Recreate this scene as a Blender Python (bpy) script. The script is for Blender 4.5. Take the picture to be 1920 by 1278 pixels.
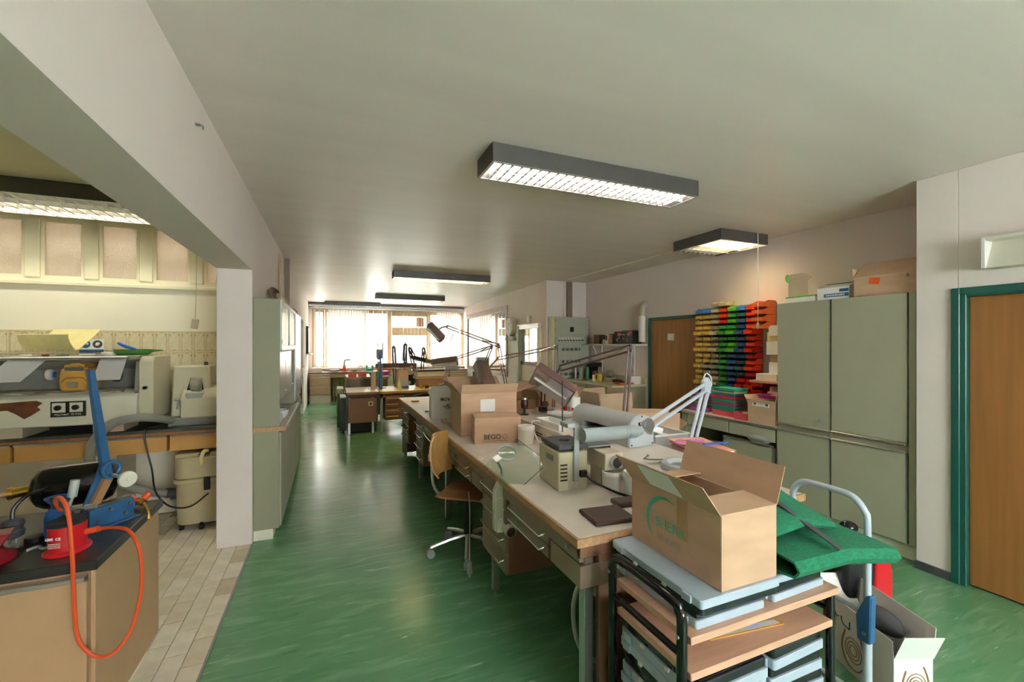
import bpy, bmesh, math, random
from mathutils import Vector, Matrix, Euler
random.seed(7)
SC = bpy.context.scene
COL = SC.collection
for o in list(bpy.data.objects): bpy.data.objects.remove(o)
# ---------------------------------------------------------------- camera
cam = bpy.data.cameras.new('camera'); cam.sensor_width = 36; cam.lens = 15.21
cam.shift_y = 5.5/1920; cam.clip_start = .05; cam.clip_end = 200
co = bpy.data.objects.new('camera', cam); COL.objects.link(co)
co.location = (0, 0, 1.6); co.rotation_euler = (math.pi/2, 0, -0.3966)
SC.camera = co
# ---------------------------------------------------------------- daylight, exposure
SC.view_settings.view_transform = 'Standard'; SC.view_settings.look = 'None'
SC.view_settings.gamma = 1; SC.view_settings.use_curve_mapping = False
SC.view_settings.exposure = 1.38
W = bpy.data.worlds.new('overcast_sky'); SC.world = W; W.use_nodes = True
nt = W.node_tree; nt.nodes.clear()
bg = nt.nodes.new('ShaderNodeBackground'); ow = nt.nodes.new('ShaderNodeOutputWorld')
bg.inputs['Color'].default_value = (1.0, .925, .985, 1); bg.inputs['Strength'].default_value = 16
nt.links.new(bg.outputs[0], ow.inputs[0])
SC.cycles.adaptive_threshold = .03; SC.cycles.max_bounces = 8; SC.cycles.diffuse_bounces = 5; SC.cycles.glossy_bounces = 4
SC.cycles.transmission_bounces = 6; SC.cycles.transparent_max_bounces = 8
SC.cycles.sample_clamp_indirect = 6; SC.cycles.caustics_reflective = False; SC.cycles.caustics_refractive = False
# ---------------------------------------------------------------- materials
def lin(h):
    h = h.lstrip('#'); r = []
    for i in (0, 2, 4):
        c = int(h[i:i+2], 16)/255
        r.append(c/12.92 if c <= .04045 else ((c+.055)/1.055)**2.4)
    return (*r, 1)
MATS = {}
def pmat(name, col, rough=.5, metal=0, var=.08, scale=6, bump=0, bscale=60, stretch=(1,1,1), spec=.5, col2=None, trans=0, coat=0):
    """principled material with a noise-driven variation of its colour"""
    m = bpy.data.materials.new(name); m.use_nodes = True; n = m.node_tree.nodes; l = m.node_tree.links
    p = n['Principled BSDF']; p.inputs['Roughness'].default_value = rough; p.inputs['Metallic'].default_value = metal
    p.inputs['Specular IOR Level'].default_value = spec
    if coat: p.inputs['Coat Weight'].default_value = coat
    if trans: p.inputs['Transmission Weight'].default_value = trans
    tc = n.new('ShaderNodeTexCoord'); mp = n.new('ShaderNodeMapping'); mp.inputs['Scale'].default_value = stretch
    l.new(tc.outputs['Object'], mp.inputs[0])
    no = n.new('ShaderNodeTexNoise'); no.inputs['Scale'].default_value = scale; no.inputs['Detail'].default_value = 4
    l.new(mp.outputs[0], no.inputs['Vector'])
    c = lin(col); mx = n.new('ShaderNodeMix'); mx.data_type = 'RGBA'
    if col2: a, b = c, lin(col2)
    else:
        a = tuple(min(1, k*(1+var)) for k in c[:3]) + (1,); b = tuple(k*(1-var) for k in c[:3]) + (1,)
    rp = n.new('ShaderNodeValToRGB'); rp.color_ramp.elements[0].position = .35; rp.color_ramp.elements[1].position = .65
    l.new(no.outputs[0], rp.inputs[0]); l.new(rp.outputs[0], mx.inputs[0])
    mx.inputs[6].default_value = a; mx.inputs[7].default_value = b
    l.new(mx.outputs[2], p.inputs['Base Color'])
    if bump:
        nb = n.new('ShaderNodeTexNoise'); nb.inputs['Scale'].default_value = bscale; nb.inputs['Detail'].default_value = 3
        l.new(mp.outputs[0], nb.inputs['Vector'])
        bp = n.new('ShaderNodeBump'); bp.inputs['Strength'].default_value = bump; bp.inputs['Distance'].default_value = .01
        l.new(nb.outputs[0], bp.inputs['Height']); l.new(bp.outputs[0], p.inputs['Normal'])
    MATS[name] = m
    return m
def emat(name, col, s):
    m = bpy.data.materials.new(name); m.use_nodes = True; n = m.node_tree.nodes; n.clear()
    e = n.new('ShaderNodeEmission'); e.inputs[0].default_value = lin(col); e.inputs[1].default_value = s
    o = n.new('ShaderNodeOutputMaterial'); m.node_tree.links.new(e.outputs[0], o.inputs[0]); MATS[name] = m
def glassmat(name, col='#eef6f2', gl=.1, rough=.02):
    m = bpy.data.materials.new(name); m.use_nodes = True; n = m.node_tree.nodes; n.clear(); l = m.node_tree.links
    t = n.new('ShaderNodeBsdfTransparent'); t.inputs[0].default_value = lin(col)
    g = n.new('ShaderNodeBsdfGlossy'); g.inputs['Roughness'].default_value = rough
    fr = n.new('ShaderNodeLayerWeight'); fr.inputs[0].default_value = .5
    pw = n.new('ShaderNodeMath'); pw.operation = 'POWER'; pw.inputs[1].default_value = 4; l.new(fr.outputs['Facing'], pw.inputs[0])
    ad = n.new('ShaderNodeMath'); ad.operation = 'MULTIPLY_ADD'; ad.inputs[1].default_value = .7; ad.inputs[2].default_value = gl*.4; ad.use_clamp = True
    x = n.new('ShaderNodeMixShader'); o = n.new('ShaderNodeOutputMaterial')
    l.new(pw.outputs[0], ad.inputs[0]); l.new(ad.outputs[0], x.inputs[0]); l.new(t.outputs[0], x.inputs[1]); l.new(g.outputs[0], x.inputs[2]); l.new(x.outputs[0], o.inputs[0])
    MATS[name] = m
def cloudmat(name, col, tl=.5, alpha=0):
    """thin translucent sheet: diffuse + translucent (+ some see-through)"""
    m = bpy.data.materials.new(name); m.use_nodes = True; n = m.node_tree.nodes; n.clear(); l = m.node_tree.links
    d = n.new('ShaderNodeBsdfDiffuse'); d.inputs[0].default_value = lin(col)
    t = n.new('ShaderNodeBsdfTranslucent'); t.inputs[0].default_value = lin(col)
    x = n.new('ShaderNodeMixShader'); x.inputs[0].default_value = tl; o = n.new('ShaderNodeOutputMaterial')
    l.new(d.outputs[0], x.inputs[1]); l.new(t.outputs[0], x.inputs[2]); last = x
    if alpha:
        tr = n.new('ShaderNodeBsdfTransparent'); y = n.new('ShaderNodeMixShader'); y.inputs[0].default_value = alpha
        l.new(x.outputs[0], y.inputs[1]); l.new(tr.outputs[0], y.inputs[2]); last = y
    l.new(last.outputs[0], o.inputs[0]); MATS[name] = m
pmat('wall', '#eee2de', .85, var=.03, scale=1.2, bump=.08, bscale=40)
pmat('wall_cream', '#f2edda', .85, var=.03, scale=1.5, bump=.05, bscale=40)
pmat('ceiling', '#f0e4e0', .36, var=.03, scale=.8, stretch=(.5,6,1), bump=.05, bscale=3, spec=.5)
pmat('ceiling_cream', '#dcd6b4', .8, var=.03)
pmat('frame_tan', '#b99f7c', .5, var=.06, stretch=(1,1,.2), scale=10)
pmat('win_white', '#efe9cf', .45, var=.03)
pmat('taupe', '#8a7867', .4, var=.04, scale=3)
pmat('brown', '#8b6450', .45, var=.05, scale=4)
pmat('dark_brown', '#4a342b', .45, var=.08)
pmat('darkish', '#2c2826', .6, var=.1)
pmat('laminate', '#d9d0c4', .38, var=.03, scale=14)
pmat('edge_wood', '#c39a72', .55, var=.12, scale=6, stretch=(8,1,8))
pmat('wood_edge_y', '#b58d66', .55, var=.14, scale=7, stretch=(8,1,8))
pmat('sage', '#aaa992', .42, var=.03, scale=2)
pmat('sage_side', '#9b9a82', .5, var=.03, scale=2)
pmat('olive_front', '#a3a46c', .45, var=.03, scale=2)
pmat('alu', '#c9cac8', .28, .9, var=.03, stretch=(1,1,8))
pmat('chrome', '#dfe2e4', .12, 1, var=.02)
pmat('steel', '#9aa0a3', .35, .85, var=.05)
pmat('dark_metal', '#3b3d3e', .4, .6, var=.1)
pmat('black', '#1b1b1c', .4, var=.15)
pmat('black_gloss', '#131314', .12, var=.1)
pmat('black_matte', '#26272a', .75, var=.1)
pmat('rubber', '#3a3b3d', .7, var=.1)
pmat('charcoal', '#46484c', .6, var=.08)
pmat('fixture', '#585654', .4, .3, var=.1, scale=5)
pmat('white_metal', '#f2f0ea', .22, var=.02, spec=.8)
pmat('white_plastic', '#eceae5', .35, var=.02)
pmat('offwhite', '#dedacb', .4, var=.03)
pmat('white_paper', '#f3f2ef', .7, var=.03)
pmat('card', '#c6a487', .8, var=.07, scale=5, stretch=(1,1,3), bump=.03, bscale=25)
pmat('card_dark', '#a97f5c', .8, var=.08, scale=5, bump=.03, bscale=25)
pmat('card_pale', '#cfb59a', .8, var=.06, scale=5)
pmat('tape', '#bb9a72', .2, var=.05)
pmat('beech', '#d3a88c', .45, var=.07, scale=4, stretch=(1,14,14))
pmat('plywood', '#c79a5c', .35, var=.1, scale=4, stretch=(10,10,1))
pmat('seat_wood', '#9c6e48', .4, var=.15, scale=4, stretch=(12,2,2))
pmat('door_wood', '#a5713a', .38, var=.13, scale=3, stretch=(9,9,.5))
pmat('door_wood_r', '#a06c3b', .38, var=.1, scale=3, stretch=(9,9,.4))
pmat('teal', '#1b5a51', .35, var=.06)
pmat('tan_cab', '#bf9b76', .5, var=.05, scale=3)
pmat('orange_front', '#d2a05c', .5, var=.05, scale=3)
pmat('black_top', '#2b2c2c', .3, var=.12, scale=14)
pmat('grime_top', '#4a4a47', .6, var=.3, scale=7)
pmat('enamel', '#dad8c6', .4, var=.06, scale=4)
pmat('enamel_cream', '#d8d3b8', .42, var=.06, scale=4)
pmat('dust', '#8f8a7c', .9, var=.3, scale=12, bump=.6, bscale=30, col2='#bfb9a8')
pmat('rust', '#6b3d25', .9, var=.3, scale=14, bump=.3)
pmat('amber', '#e0a850', .35, var=.12, scale=8)
pmat('cream_plastic', '#e3d99d', .4, var=.08, scale=6)
pmat('beige_plastic', '#c3b9a4', .4, var=.05)
pmat('vac_tan', '#bcb08d', .4, var=.05)
pmat('grey_plastic', '#a9adad', .4, var=.04)
pmat('hose_grey', '#8b8c86', .55, var=.08)
pmat('shade_grey', '#98a3a3', .35, var=.04)
pmat('blue_steel', '#386a9c', .4, .2, var=.14, scale=9)
pmat('blue', '#2f66b4', .4, var=.06)
pmat('bright_blue', '#2a63d4', .4, var=.05)
pmat('red', '#d3202c', .3, var=.06)
pmat('dark_red', '#8e1824', .35, var=.08)
pmat('orange_hose', '#e2562c', .35, var=.06)
pmat('orange', '#e9592b', .4, var=.05)
pmat('green_machine', '#1f6a44', .35, var=.1)
pmat('green_dish', '#4c8a3a', .45, var=.1)
pmat('brass', '#c89b4a', .3, .9, var=.08)
pmat('olive_metal', '#bdb89a', .42, var=.04)
pmat('cool_grey', '#b4bcc0', .4, var=.04)
pmat('case_grey', '#b4c3d3', .38, var=.03)
pmat('case_black', '#24272d', .18, var=.1)
pmat('lamp_brown', '#7b6257', .35, .2, var=.05)
pmat('lamp_dark', '#4b3832', .35, .2, var=.06)
pmat('lamp_plum', '#6d5652', .3, .2, var=.05)
pmat('lamp_grey', '#c3cddb', .3, .1, var=.03)
pmat('silver_in', '#c9ccd3', .15, .9, var=.05)
pmat('felt', '#1f7a58', .95, var=.2, scale=40, stretch=(1,5,1), bump=.35, bscale=90)
pmat('yellow_mug', '#d6b93c', .3, var=.04)
pmat('glass_brown', '#6a3a1c', .15, var=.1)
pmat('turq', '#3fb59a', .4, var=.05)
pmat('coral', '#e8596a', .4, var=.05)
pmat('violet', '#a85aa6', .4, var=.05)
pmat('magenta', '#c64fb4', .4, var=.05)
pmat('pink_film', '#ee8fc0', .25, var=.1)
pmat('peach', '#eea992', .7, var=.05)
pmat('tile_wall', '#e0d6b6', .22, var=.06, scale=30, spec=.6)
pmat('tile_frame', '#b6a272', .3, var=.12, scale=20)
pmat('grout', '#d8cfae', .8, var=.05)
pmat('grout_floor', '#b0a793', .9, var=.08)
for i, c in enumerate(('#ebe3d0', '#e2d8c2', '#d3c7ab', '#f0e9da')):
    pmat('ftile%d' % i, c, .5, var=.07, scale=9, bump=.12, bscale=18)
pmat('bin_yellow', '#e2b95a', .4, var=.05); pmat('bin_grey', '#a59c84', .4, var=.05); pmat('bin_beige', '#cdbf9c', .4, var=.05)
pmat('bin_green', '#2f9a3e', .4, var=.06); pmat('bin_lime', '#63c238', .4, var=.06); pmat('bin_blue', '#33619a', .4, var=.06); pmat('bin_slate', '#3f6470', .4, var=.06)
pmat('bin_sky', '#4f8fe0', .4, var=.05); pmat('bin_red', '#d42222', .38, var=.06); pmat('bin_scarlet', '#f0441f', .38, var=.05); pmat('bin_orange', '#f0713a', .4, var=.05); pmat('bin_darkgreen', '#2d5a44', .4, var=.05)
pmat('board_grey', '#b5b7a6', .45, var=.03)
pmat('facade', '#b3aea6', .9, var=.04, scale=.5); pmat('facade_dark', '#2c333c', .4, var=.1); pmat('ground_bounce', '#eeece8', .9, var=.05)  # ground whitened: street sunlight put into its colour to brighten the ceiling
pmat('mirror', '#dfe6e8', .03, 1, var=.01)
pmat('pinkish', '#c7b2b2', .5, var=.08, scale=10)
pmat('bag_clear', '#e9ecec', .25, var=.05)
glassmat('glass'); glassmat('glass_green', '#f0f8f3', .04); glassmat('acrylic', '#eceee6', .08, .1)
cloudmat('blind', '#c2bab0', .3); cloudmat('frost', '#e9e6da', .5, .12); cloudmat('clear_plastic', '#eef1f6', .4, .45); cloudmat('film', '#f2f4f6', .4, .6)
def floor_mat():
    m = bpy.data.materials.new('green_lino'); m.use_nodes = True; n = m.node_tree.nodes; l = m.node_tree.links
    p = n['Principled BSDF']; tc = n.new('ShaderNodeTexCoord')
    def noise(scale, st, rot, det=4, dist=0):
        mp = n.new('ShaderNodeMapping'); mp.inputs['Scale'].default_value = st; mp.inputs['Rotation'].default_value = (0, 0, rot)
        l.new(tc.outputs['Object'], mp.inputs[0]); t = n.new('ShaderNodeTexNoise'); t.inputs['Scale'].default_value = scale
        t.inputs['Detail'].default_value = det; t.inputs['Distortion'].default_value = dist; l.new(mp.outputs[0], t.inputs['Vector']); return t
    def ramp(t, a, b):
        r = n.new('ShaderNodeValToRGB'); r.color_ramp.elements[0].position = a; r.color_ramp.elements[1].position = b; l.new(t.outputs[0], r.inputs[0]); return r
    def mix(f, a, b):
        x = n.new('ShaderNodeMix'); x.data_type = 'RGBA'; l.new(f.outputs[0], x.inputs[0])
        for k, v in ((6, a), (7, b)):
            if isinstance(v, tuple): x.inputs[k].default_value = v
            else: l.new(v, x.inputs[k])
        return x.outputs[2]
    base = mix(ramp(noise(1.7, (1, 2.2, 1), .25, 3), .3, .7), lin('#5a9067'), lin('#679b73'))
    mid = mix(ramp(noise(3.2, (1, 5, 1), .3, 5, .6), .5, .72), base, lin('#7ba985'))
    fine = mix(ramp(noise(5, (.8, 9, 1), .3, 6, .8), .67, .73), mid, lin('#b9cfae'))
    dk = mix(ramp(noise(4.3, (.8, 7, 1), .4, 6, .8), .6, .75), fine, lin('#4a8a5e'))
    l.new(dk, p.inputs['Base Color']); p.inputs['Specular IOR Level'].default_value = .55
    rr = n.new('ShaderNodeMapRange'); rr.inputs[3].default_value = .14; rr.inputs[4].default_value = .27
    l.new(noise(1.3, (1, 1, 1), 0).outputs[0], rr.inputs[0]); l.new(rr.outputs[0], p.inputs['Roughness'])
    b = n.new('ShaderNodeBump'); b.inputs['Strength'].default_value = .04; b.inputs['Distance'].default_value = .02
    l.new(noise(1.6, (1, 1, 1), 0, 2).outputs[0], b.inputs['Height']); l.new(b.outputs[0], p.inputs['Normal'])
    MATS['lino'] = m
floor_mat()
def frost_mat():
    m = bpy.data.materials.new('pebbled_glass'); m.use_nodes = True; n = m.node_tree.nodes; l = m.node_tree.links; n.clear()
    t = n.new('ShaderNodeBsdfTranslucent'); t.inputs[0].default_value = lin('#e6e0d2'); g = n.new('ShaderNodeBsdfGlossy'); g.inputs['Roughness'].default_value = .12
    d = n.new('ShaderNodeBsdfDiffuse'); d.inputs[0].default_value = lin('#e0dacb')
    tc = n.new('ShaderNodeTexCoord'); v = n.new('ShaderNodeTexVoronoi'); v.inputs['Scale'].default_value = 90; l.new(tc.outputs['Object'], v.inputs['Vector'])
    b = n.new('ShaderNodeBump'); b.inputs['Strength'].default_value = .5; b.inputs['Distance'].default_value = .004; l.new(v.outputs[0], b.inputs['Height'])
    for s in (t, g, d): l.new(b.outputs[0], s.inputs['Normal'])
    x = n.new('ShaderNodeMixShader'); x.inputs[0].default_value = .5; y = n.new('ShaderNodeMixShader'); y.inputs[0].default_value = .22; o = n.new('ShaderNodeOutputMaterial')
    l.new(d.outputs[0], x.inputs[1]); l.new(t.outputs[0], x.inputs[2]); l.new(x.outputs[0], y.inputs[1]); l.new(g.outputs[0], y.inputs[2]); l.new(y.outputs[0], o.inputs[0])
    MATS['pebbled'] = m
frost_mat()
# ---------------------------------------------------------------- mesh helpers
class MB:
    def __init__(s): s.v = []; s.f = []
    def add(s, vs, fs):
        k = len(s.v); s.v += [tuple(v) for v in vs]; s.f += [tuple(i+k for i in f) for f in fs]; return s
    def box(s, x0, x1, y0, y1, z0, z1, M=None):
        vs = [Vector((x, y, z)) for z in (z0, z1) for y in (y0, y1) for x in (x0, x1)]
        if M: vs = [M @ v for v in vs]
        return s.add(vs, [(0,2,3,1),(4,5,7,6),(0,1,5,4),(2,6,7,3),(0,4,6,2),(1,3,7,5)])
    def bc(s, c, d, rot=(0,0,0)):
        M = Matrix.Translation(c) @ Euler(rot).to_matrix().to_4x4()
        return s.box(-d[0]/2, d[0]/2, -d[1]/2, d[1]/2, -d[2]/2, d[2]/2, M)
    def cyl(s, a, b, r, r2=None, n=16, caps=True):
        a = Vector(a); b = Vector(b); r2 = r if r2 is None else r2
        d = (b-a).normalized(); u = d.orthogonal().normalized(); w = d.cross(u)
        vs = [p + (u*math.cos(2*math.pi*i/n) + w*math.sin(2*math.pi*i/n))*q for p, q in ((a, r), (b, r2)) for i in range(n)]
        fs = [(i, (i+1) % n, n+(i+1) % n, n+i) for i in range(n)]
        if caps: fs += [tuple(range(n-1, -1, -1)), tuple(range(n, 2*n))]
        return s.add(vs, fs)
    def tube(s, pts, r, n=8, smooth=0, closed=False):
        P = [Vector(p) for p in pts]
        if smooth:
            Q = []; m = len(P); rng = range(m if closed else m-1)
            for i in rng:
                p0 = P[(i-1) % m] if closed or i > 0 else P[i]; p1 = P[i]; p2 = P[(i+1) % m]; p3 = P[(i+2) % m] if closed or i+2 < m else p2
                for k in range(smooth):
                    t = k/smooth
                    Q.append(.5*((2*p1) + (p2-p0)*t + (2*p0-5*p1+4*p2-p3)*t*t + (3*p1-p0-3*p2+p3)*t**3))
            if not closed: Q.append(P[-1])
            P = Q
        m = len(P); vs = []; u = None
        if isinstance(r, (list, tuple)) and len(r) != m:
            q = [k*(len(r)-1)/(m-1) for k in range(m)]
            r = [r[int(k)]*(1-k % 1)+r[min(int(k)+1, len(r)-1)]*(k % 1) for k in q]
        for i in range(m):
            a = P[(i-1) % m] if closed or i > 0 else P[i]; b = P[(i+1) % m] if closed or i < m-1 else P[i]
            d = (b-a).normalized() if (b-a).length > 1e-9 else Vector((0,0,1))
            u = d.orthogonal().normalized() if u is None else (u - d*u.dot(d)).normalized()
            w = d.cross(u); rr = r[i] if isinstance(r, (list, tuple)) else r
            vs += [P[i] + (u*math.cos(2*math.pi*k/n) + w*math.sin(2*math.pi*k/n))*rr for k in range(n)]
        fs = [(i*n+k, i*n+(k+1) % n, ((i+1) % m)*n+(k+1) % n, ((i+1) % m)*n+k) for i in range(m if closed else m-1) for k in range(n)]
        if not closed: fs += [tuple(range(n-1, -1, -1)), tuple(range((m-1)*n, m*n))]
        return s.add(vs, fs)
    def prism(s, poly, ax, a0, a1, M=None):
        n = len(poly); vs = []
        for a in (a0, a1):
            for p, q in poly:
                v = Vector({'x': (a, p, q), 'y': (p, a, q), 'z': (p, q, a)}[ax]); vs.append(M @ v if M else v)
        ar = sum(poly[i][0]*poly[(i+1) % n][1]-poly[(i+1) % n][0]*poly[i][1] for i in range(n))
        fl = (ar < 0) != (ax == 'y')
        A = tuple(range(n)); B = tuple(range(n, 2*n)); sides = [(i, (i+1) % n, n+(i+1) % n, n+i) for i in range(n)]
        fs = [A[::-1], B] + sides
        if fl: fs = [f[::-1] for f in fs]
        return s.add(vs, fs)
    def lathe(s, prof, n=24, c=(0,0,0), M=None):
        vs = [Vector((r*math.cos(2*math.pi*k/n)+c[0], r*math.sin(2*math.pi*k/n)+c[1], z+c[2])) for r, z in prof for k in range(n)]
        if M: vs = [M @ v for v in vs]
        m = len(prof); fs = [(i*n+k, i*n+(k+1) % n, (i+1)*n+(k+1) % n, (i+1)*n+k) for i in range(m-1) for k in range(n)]
        fs += [tuple(range(n-1, -1, -1)), tuple(range((m-1)*n, m*n))]
        return s.add(vs, fs)
    def sph(s, c, r, n=12, m=8):
        if not isinstance(r, tuple): r = (r, r, r)
        vs = [(c[0], c[1], c[2]-r[2])]; fs = []
        for i in range(1, m):
            a = math.pi*i/m-math.pi/2
            vs += [(c[0]+r[0]*math.cos(a)*math.cos(2*math.pi*k/n), c[1]+r[1]*math.cos(a)*math.sin(2*math.pi*k/n), c[2]+r[2]*math.sin(a)) for k in range(n)]
        vs.append((c[0], c[1], c[2]+r[2])); e = len(vs)-1
        fs += [(0, 1+(k+1) % n, 1+k) for k in range(n)] + [(e, 1+(m-2)*n+k, 1+(m-2)*n+(k+1) % n) for k in range(n)]
        fs += [(1+i*n+k, 1+i*n+(k+1) % n, 1+(i+1)*n+(k+1) % n, 1+(i+1)*n+k) for i in range(m-2) for k in range(n)]
        return s.add(vs, fs)
    def sheet(s, fn, nu, nv, th=.003):
        """curved sheet with thickness from fn(u, v) -> point"""
        P = [[Vector(fn(i/nu, j/nv)) for j in range(nv+1)] for i in range(nu+1)]; vs = []; w = nv+1
        for sg in (0, 1):
            for i in range(nu+1):
                for j in range(nv+1):
                    a = P[min(i+1, nu)][j]-P[max(i-1, 0)][j]; b = P[i][min(j+1, nv)]-P[i][max(j-1, 0)]
                    vs.append(P[i][j] - a.cross(b).normalized()*th*sg)
        o = (nu+1)*w; fs = []
        for i in range(nu):
            for j in range(nv):
                q = (i*w+j, (i+1)*w+j, (i+1)*w+j+1, i*w+j+1); fs += [q, tuple(k+o for k in q[::-1])]
        rim = [(i*w, (i+1)*w) for i in range(nu)] + [(nu*w+j, nu*w+j+1) for j in range(nv)] + [((i+1)*w+nv, i*w+nv) for i in range(nu)] + [(j+1, j) for j in range(nv)]
        fs += [(b, a, a+o, b+o) for a, b in rim]
        return s.add(vs, fs)
    def mesh(s, name, mat, bevel=0, seg=1, ang=35):
        me = bpy.data.meshes.new(name); me.from_pydata(s.v, [], s.f)
        if bevel:
            b = bmesh.new(); b.from_mesh(me)
            es = [e for e in b.edges if len(e.link_faces) == 2 and e.calc_face_angle(0) > .6]
            bmesh.ops.bevel(b, geom=es, offset=bevel, segments=seg, affect='EDGES', clamp_overlap=True)
            b.to_mesh(me); b.free()
        me.polygons.foreach_set('use_smooth', [True]*len(me.polygons)); me.set_sharp_from_angle(angle=math.radians(ang))
        if mat: me.materials.append(MATS[mat])
        return me
def add(name, mb, mat, parent=None, bevel=0, loc=None, rot=None, label=None, seg=1):
    me = mb if isinstance(mb, bpy.types.Mesh) else mb.mesh(name, mat, bevel, seg)
    o = bpy.data.objects.new(name, me); COL.objects.link(o)
    if parent: o.parent = parent
    if loc: o.location = loc
    if rot: o.rotation_euler = rot
    if label: o['label'] = label
    return o
def thing(name, label, cat, loc=(0,0,0), rz=0, group=None, rot=None):
    o = bpy.data.objects.new(name, None); COL.objects.link(o); o.empty_display_size = .1
    o.location = loc; o.rotation_euler = rot if rot else (0, 0, rz); o['label'] = label; o['category'] = cat
    if group: o['group'] = group
    return o
def one(name, mb, mat, label, cat, loc=(0,0,0), rz=0, bevel=0, group=None, rot=None):
    o = add(name, mb, mat, None, bevel, loc, rot if rot else (0, 0, rz)); o['label'] = label; o['category'] = cat
    if group: o['group'] = group
    return o
def struct(name, mb, mat, parent=None, bevel=0, label=None):
    o = add(name, mb, mat, parent, bevel)
    if not parent: o['kind'] = 'structure'
    if label: o['label'] = label
    return o
def B(*a): return MB().box(*a)
def dup(root, loc, rz=None, label=None):
    def cp(o, par):
        c = o.copy(); COL.objects.link(c); c.parent = par
        for ch in [k for k in bpy.data.objects if k.parent == o]: cp(ch, c)
        return c
    r = cp(root, None); r.location = loc
    if rz is not None: r.rotation_euler = (0, 0, rz)
    if label: r['label'] = label
    return r
def text(body, size, mat, parent, M, name='lettering', depth=.0006, bold=0, align='CENTER'):
    cu = bpy.data.curves.new('t', 'FONT'); cu.body = body; cu.size = size; cu.extrude = depth; cu.align_x = align; cu.align_y = 'CENTER'; cu.offset = bold
    t = bpy.data.objects.new('t', cu); COL.objects.link(t); bpy.context.view_layer.update()
    me = bpy.data.meshes.new_from_object(t.evaluated_get(bpy.context.evaluated_depsgraph_get()))
    bpy.data.objects.remove(t); bpy.data.curves.remove(cu)
    me.transform(M); me.materials.clear(); me.materials.append(MATS[mat])
    return add(name, me, mat, parent)
def face_M(o, right, up):
    r = Vector(right).normalized(); u = Vector(up).normalized(); w = r.cross(u)
    return Matrix(((r.x, u.x, w.x, o[0]), (r.y, u.y, w.y, o[1]), (r.z, u.z, w.z, o[2]), (0, 0, 0, 1)))
def print_rows(parent, mat, M, w, rows, h, gap, seed=1, name='small_print'):
    """rows of tiny strokes: print too small or faded to read"""
    rnd_ = random.Random(seed); mb = MB()
    for r in range(rows):
        x = -w/2
        while x < w/2:
            q = rnd_.uniform(.25, .7)*h; mb.box(x, x+q, -r*gap-h, -r*gap, -.0002, .0006, M); x += q+h*rnd_.uniform(.18, .5)
    o = add(name, mb, mat, parent); o['kind'] = 'stuff'; return o
# ================================================================ the room
CH = 2.767
struct('floor', MB().box(-.583, 4.7, -3.4, 13.6, -.05, 0).box(-.83, -.583, 4.1, 13.6, -.05, -.002), 'lino')
struct('ceiling', B(-.7, 4.6, -3.2, 13.6, CH, CH+.1), 'ceiling')
# left wall: solid part with a doorway recess far back, its near end is the free pier
lw = MB(); lw.box(-.824, -.58, 4.0, 9.0, -.05, CH); lw.box(-.824, -.58, 9.0, 11.0, 2.13, CH); lw.box(-.824, -.58, 11.0, 13.45, -.05, CH); lw.box(-.824, -.8, 9.0, 11.0, -.05, 2.13)
struct('wall_left', lw, 'wall', bevel=.004)
struct('trim_1', B(-.824, -.58, -3.2, 4.0, 2.192, CH), 'wall', label='white beam over the opening to the tiled side room')
struct('baseboard_left', B(-.582, -.572, 6.65, 9.0, 0, .06), 'charcoal')
struct('trim_2', B(-.589, -.576, -3.2, 3.995, -.004, .0025), 'steel', label='thin metal strip where green floor meets tiles')
# right side: near pier with door, recessed wall, alcove wall, partition
DY0, DY1, DZ = .62, 1.548, 1.972
rw = MB(); rw.box(3.87, 4.52, DY1-.03, 1.742, 0, CH); rw.box(3.87, 4.52, -3.2, DY0+.03, 0, CH); rw.box(3.87, 4.52, DY0+.03, DY1-.03, DZ-.03, CH); rw.box(4.3, 4.52, DY0+.03, DY1-.03, 0, DZ-.03)
struct('wall_right_pier', rw, 'wall', bevel=.004)
rr = MB(); rr.box(4.5, 4.62, 1.742, 4.33, 0, CH); rr.box(4.5, 4.62, 4.33, 5.30, 1.98, CH); rr.box(4.5, 4.62, 5.30, 7.2, 0, CH); rr.box(4.58, 4.62, 4.33, 5.30, 0, 1.98)
struct('wall_right', rr, 'wall')
struct('wall_alcove', B(3.65, 4.5, 7.08, 7.2, 0, CH), 'wall')
struct('baseboard_right', B(3.855, 3.87, 1.545, 1.745, 0, .055), 'charcoal')
# partition wall running to the window wall, a little skewed
PA, PB = Vector((3.65, 7.2, 0)), Vector((3.93, 13.45, 0)); PD = (PB-PA).normalized(); PN = Vector((-PD.y, PD.x, 0))
PM = Matrix(((PD.x, -PN.x, 0, 3.65), (PD.y, -PN.y, 0, 7.08), (0, 0, 1, 0), (0, 0, 0, 1)))   # local x along the wall, -y into the room
PMR = (Matrix.Translation((3.65, 7.08, 0)) @ Matrix.Rotation(math.atan2(PD.y, PD.x), 4, 'Z'))
# local frame: x along the wall (away), y = left of it = into the room
pw = MB(); pw.box(.1, 6.36, -.12, 0, 0, CH, PMR); struct('wall_partition', pw, 'wall')
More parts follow.
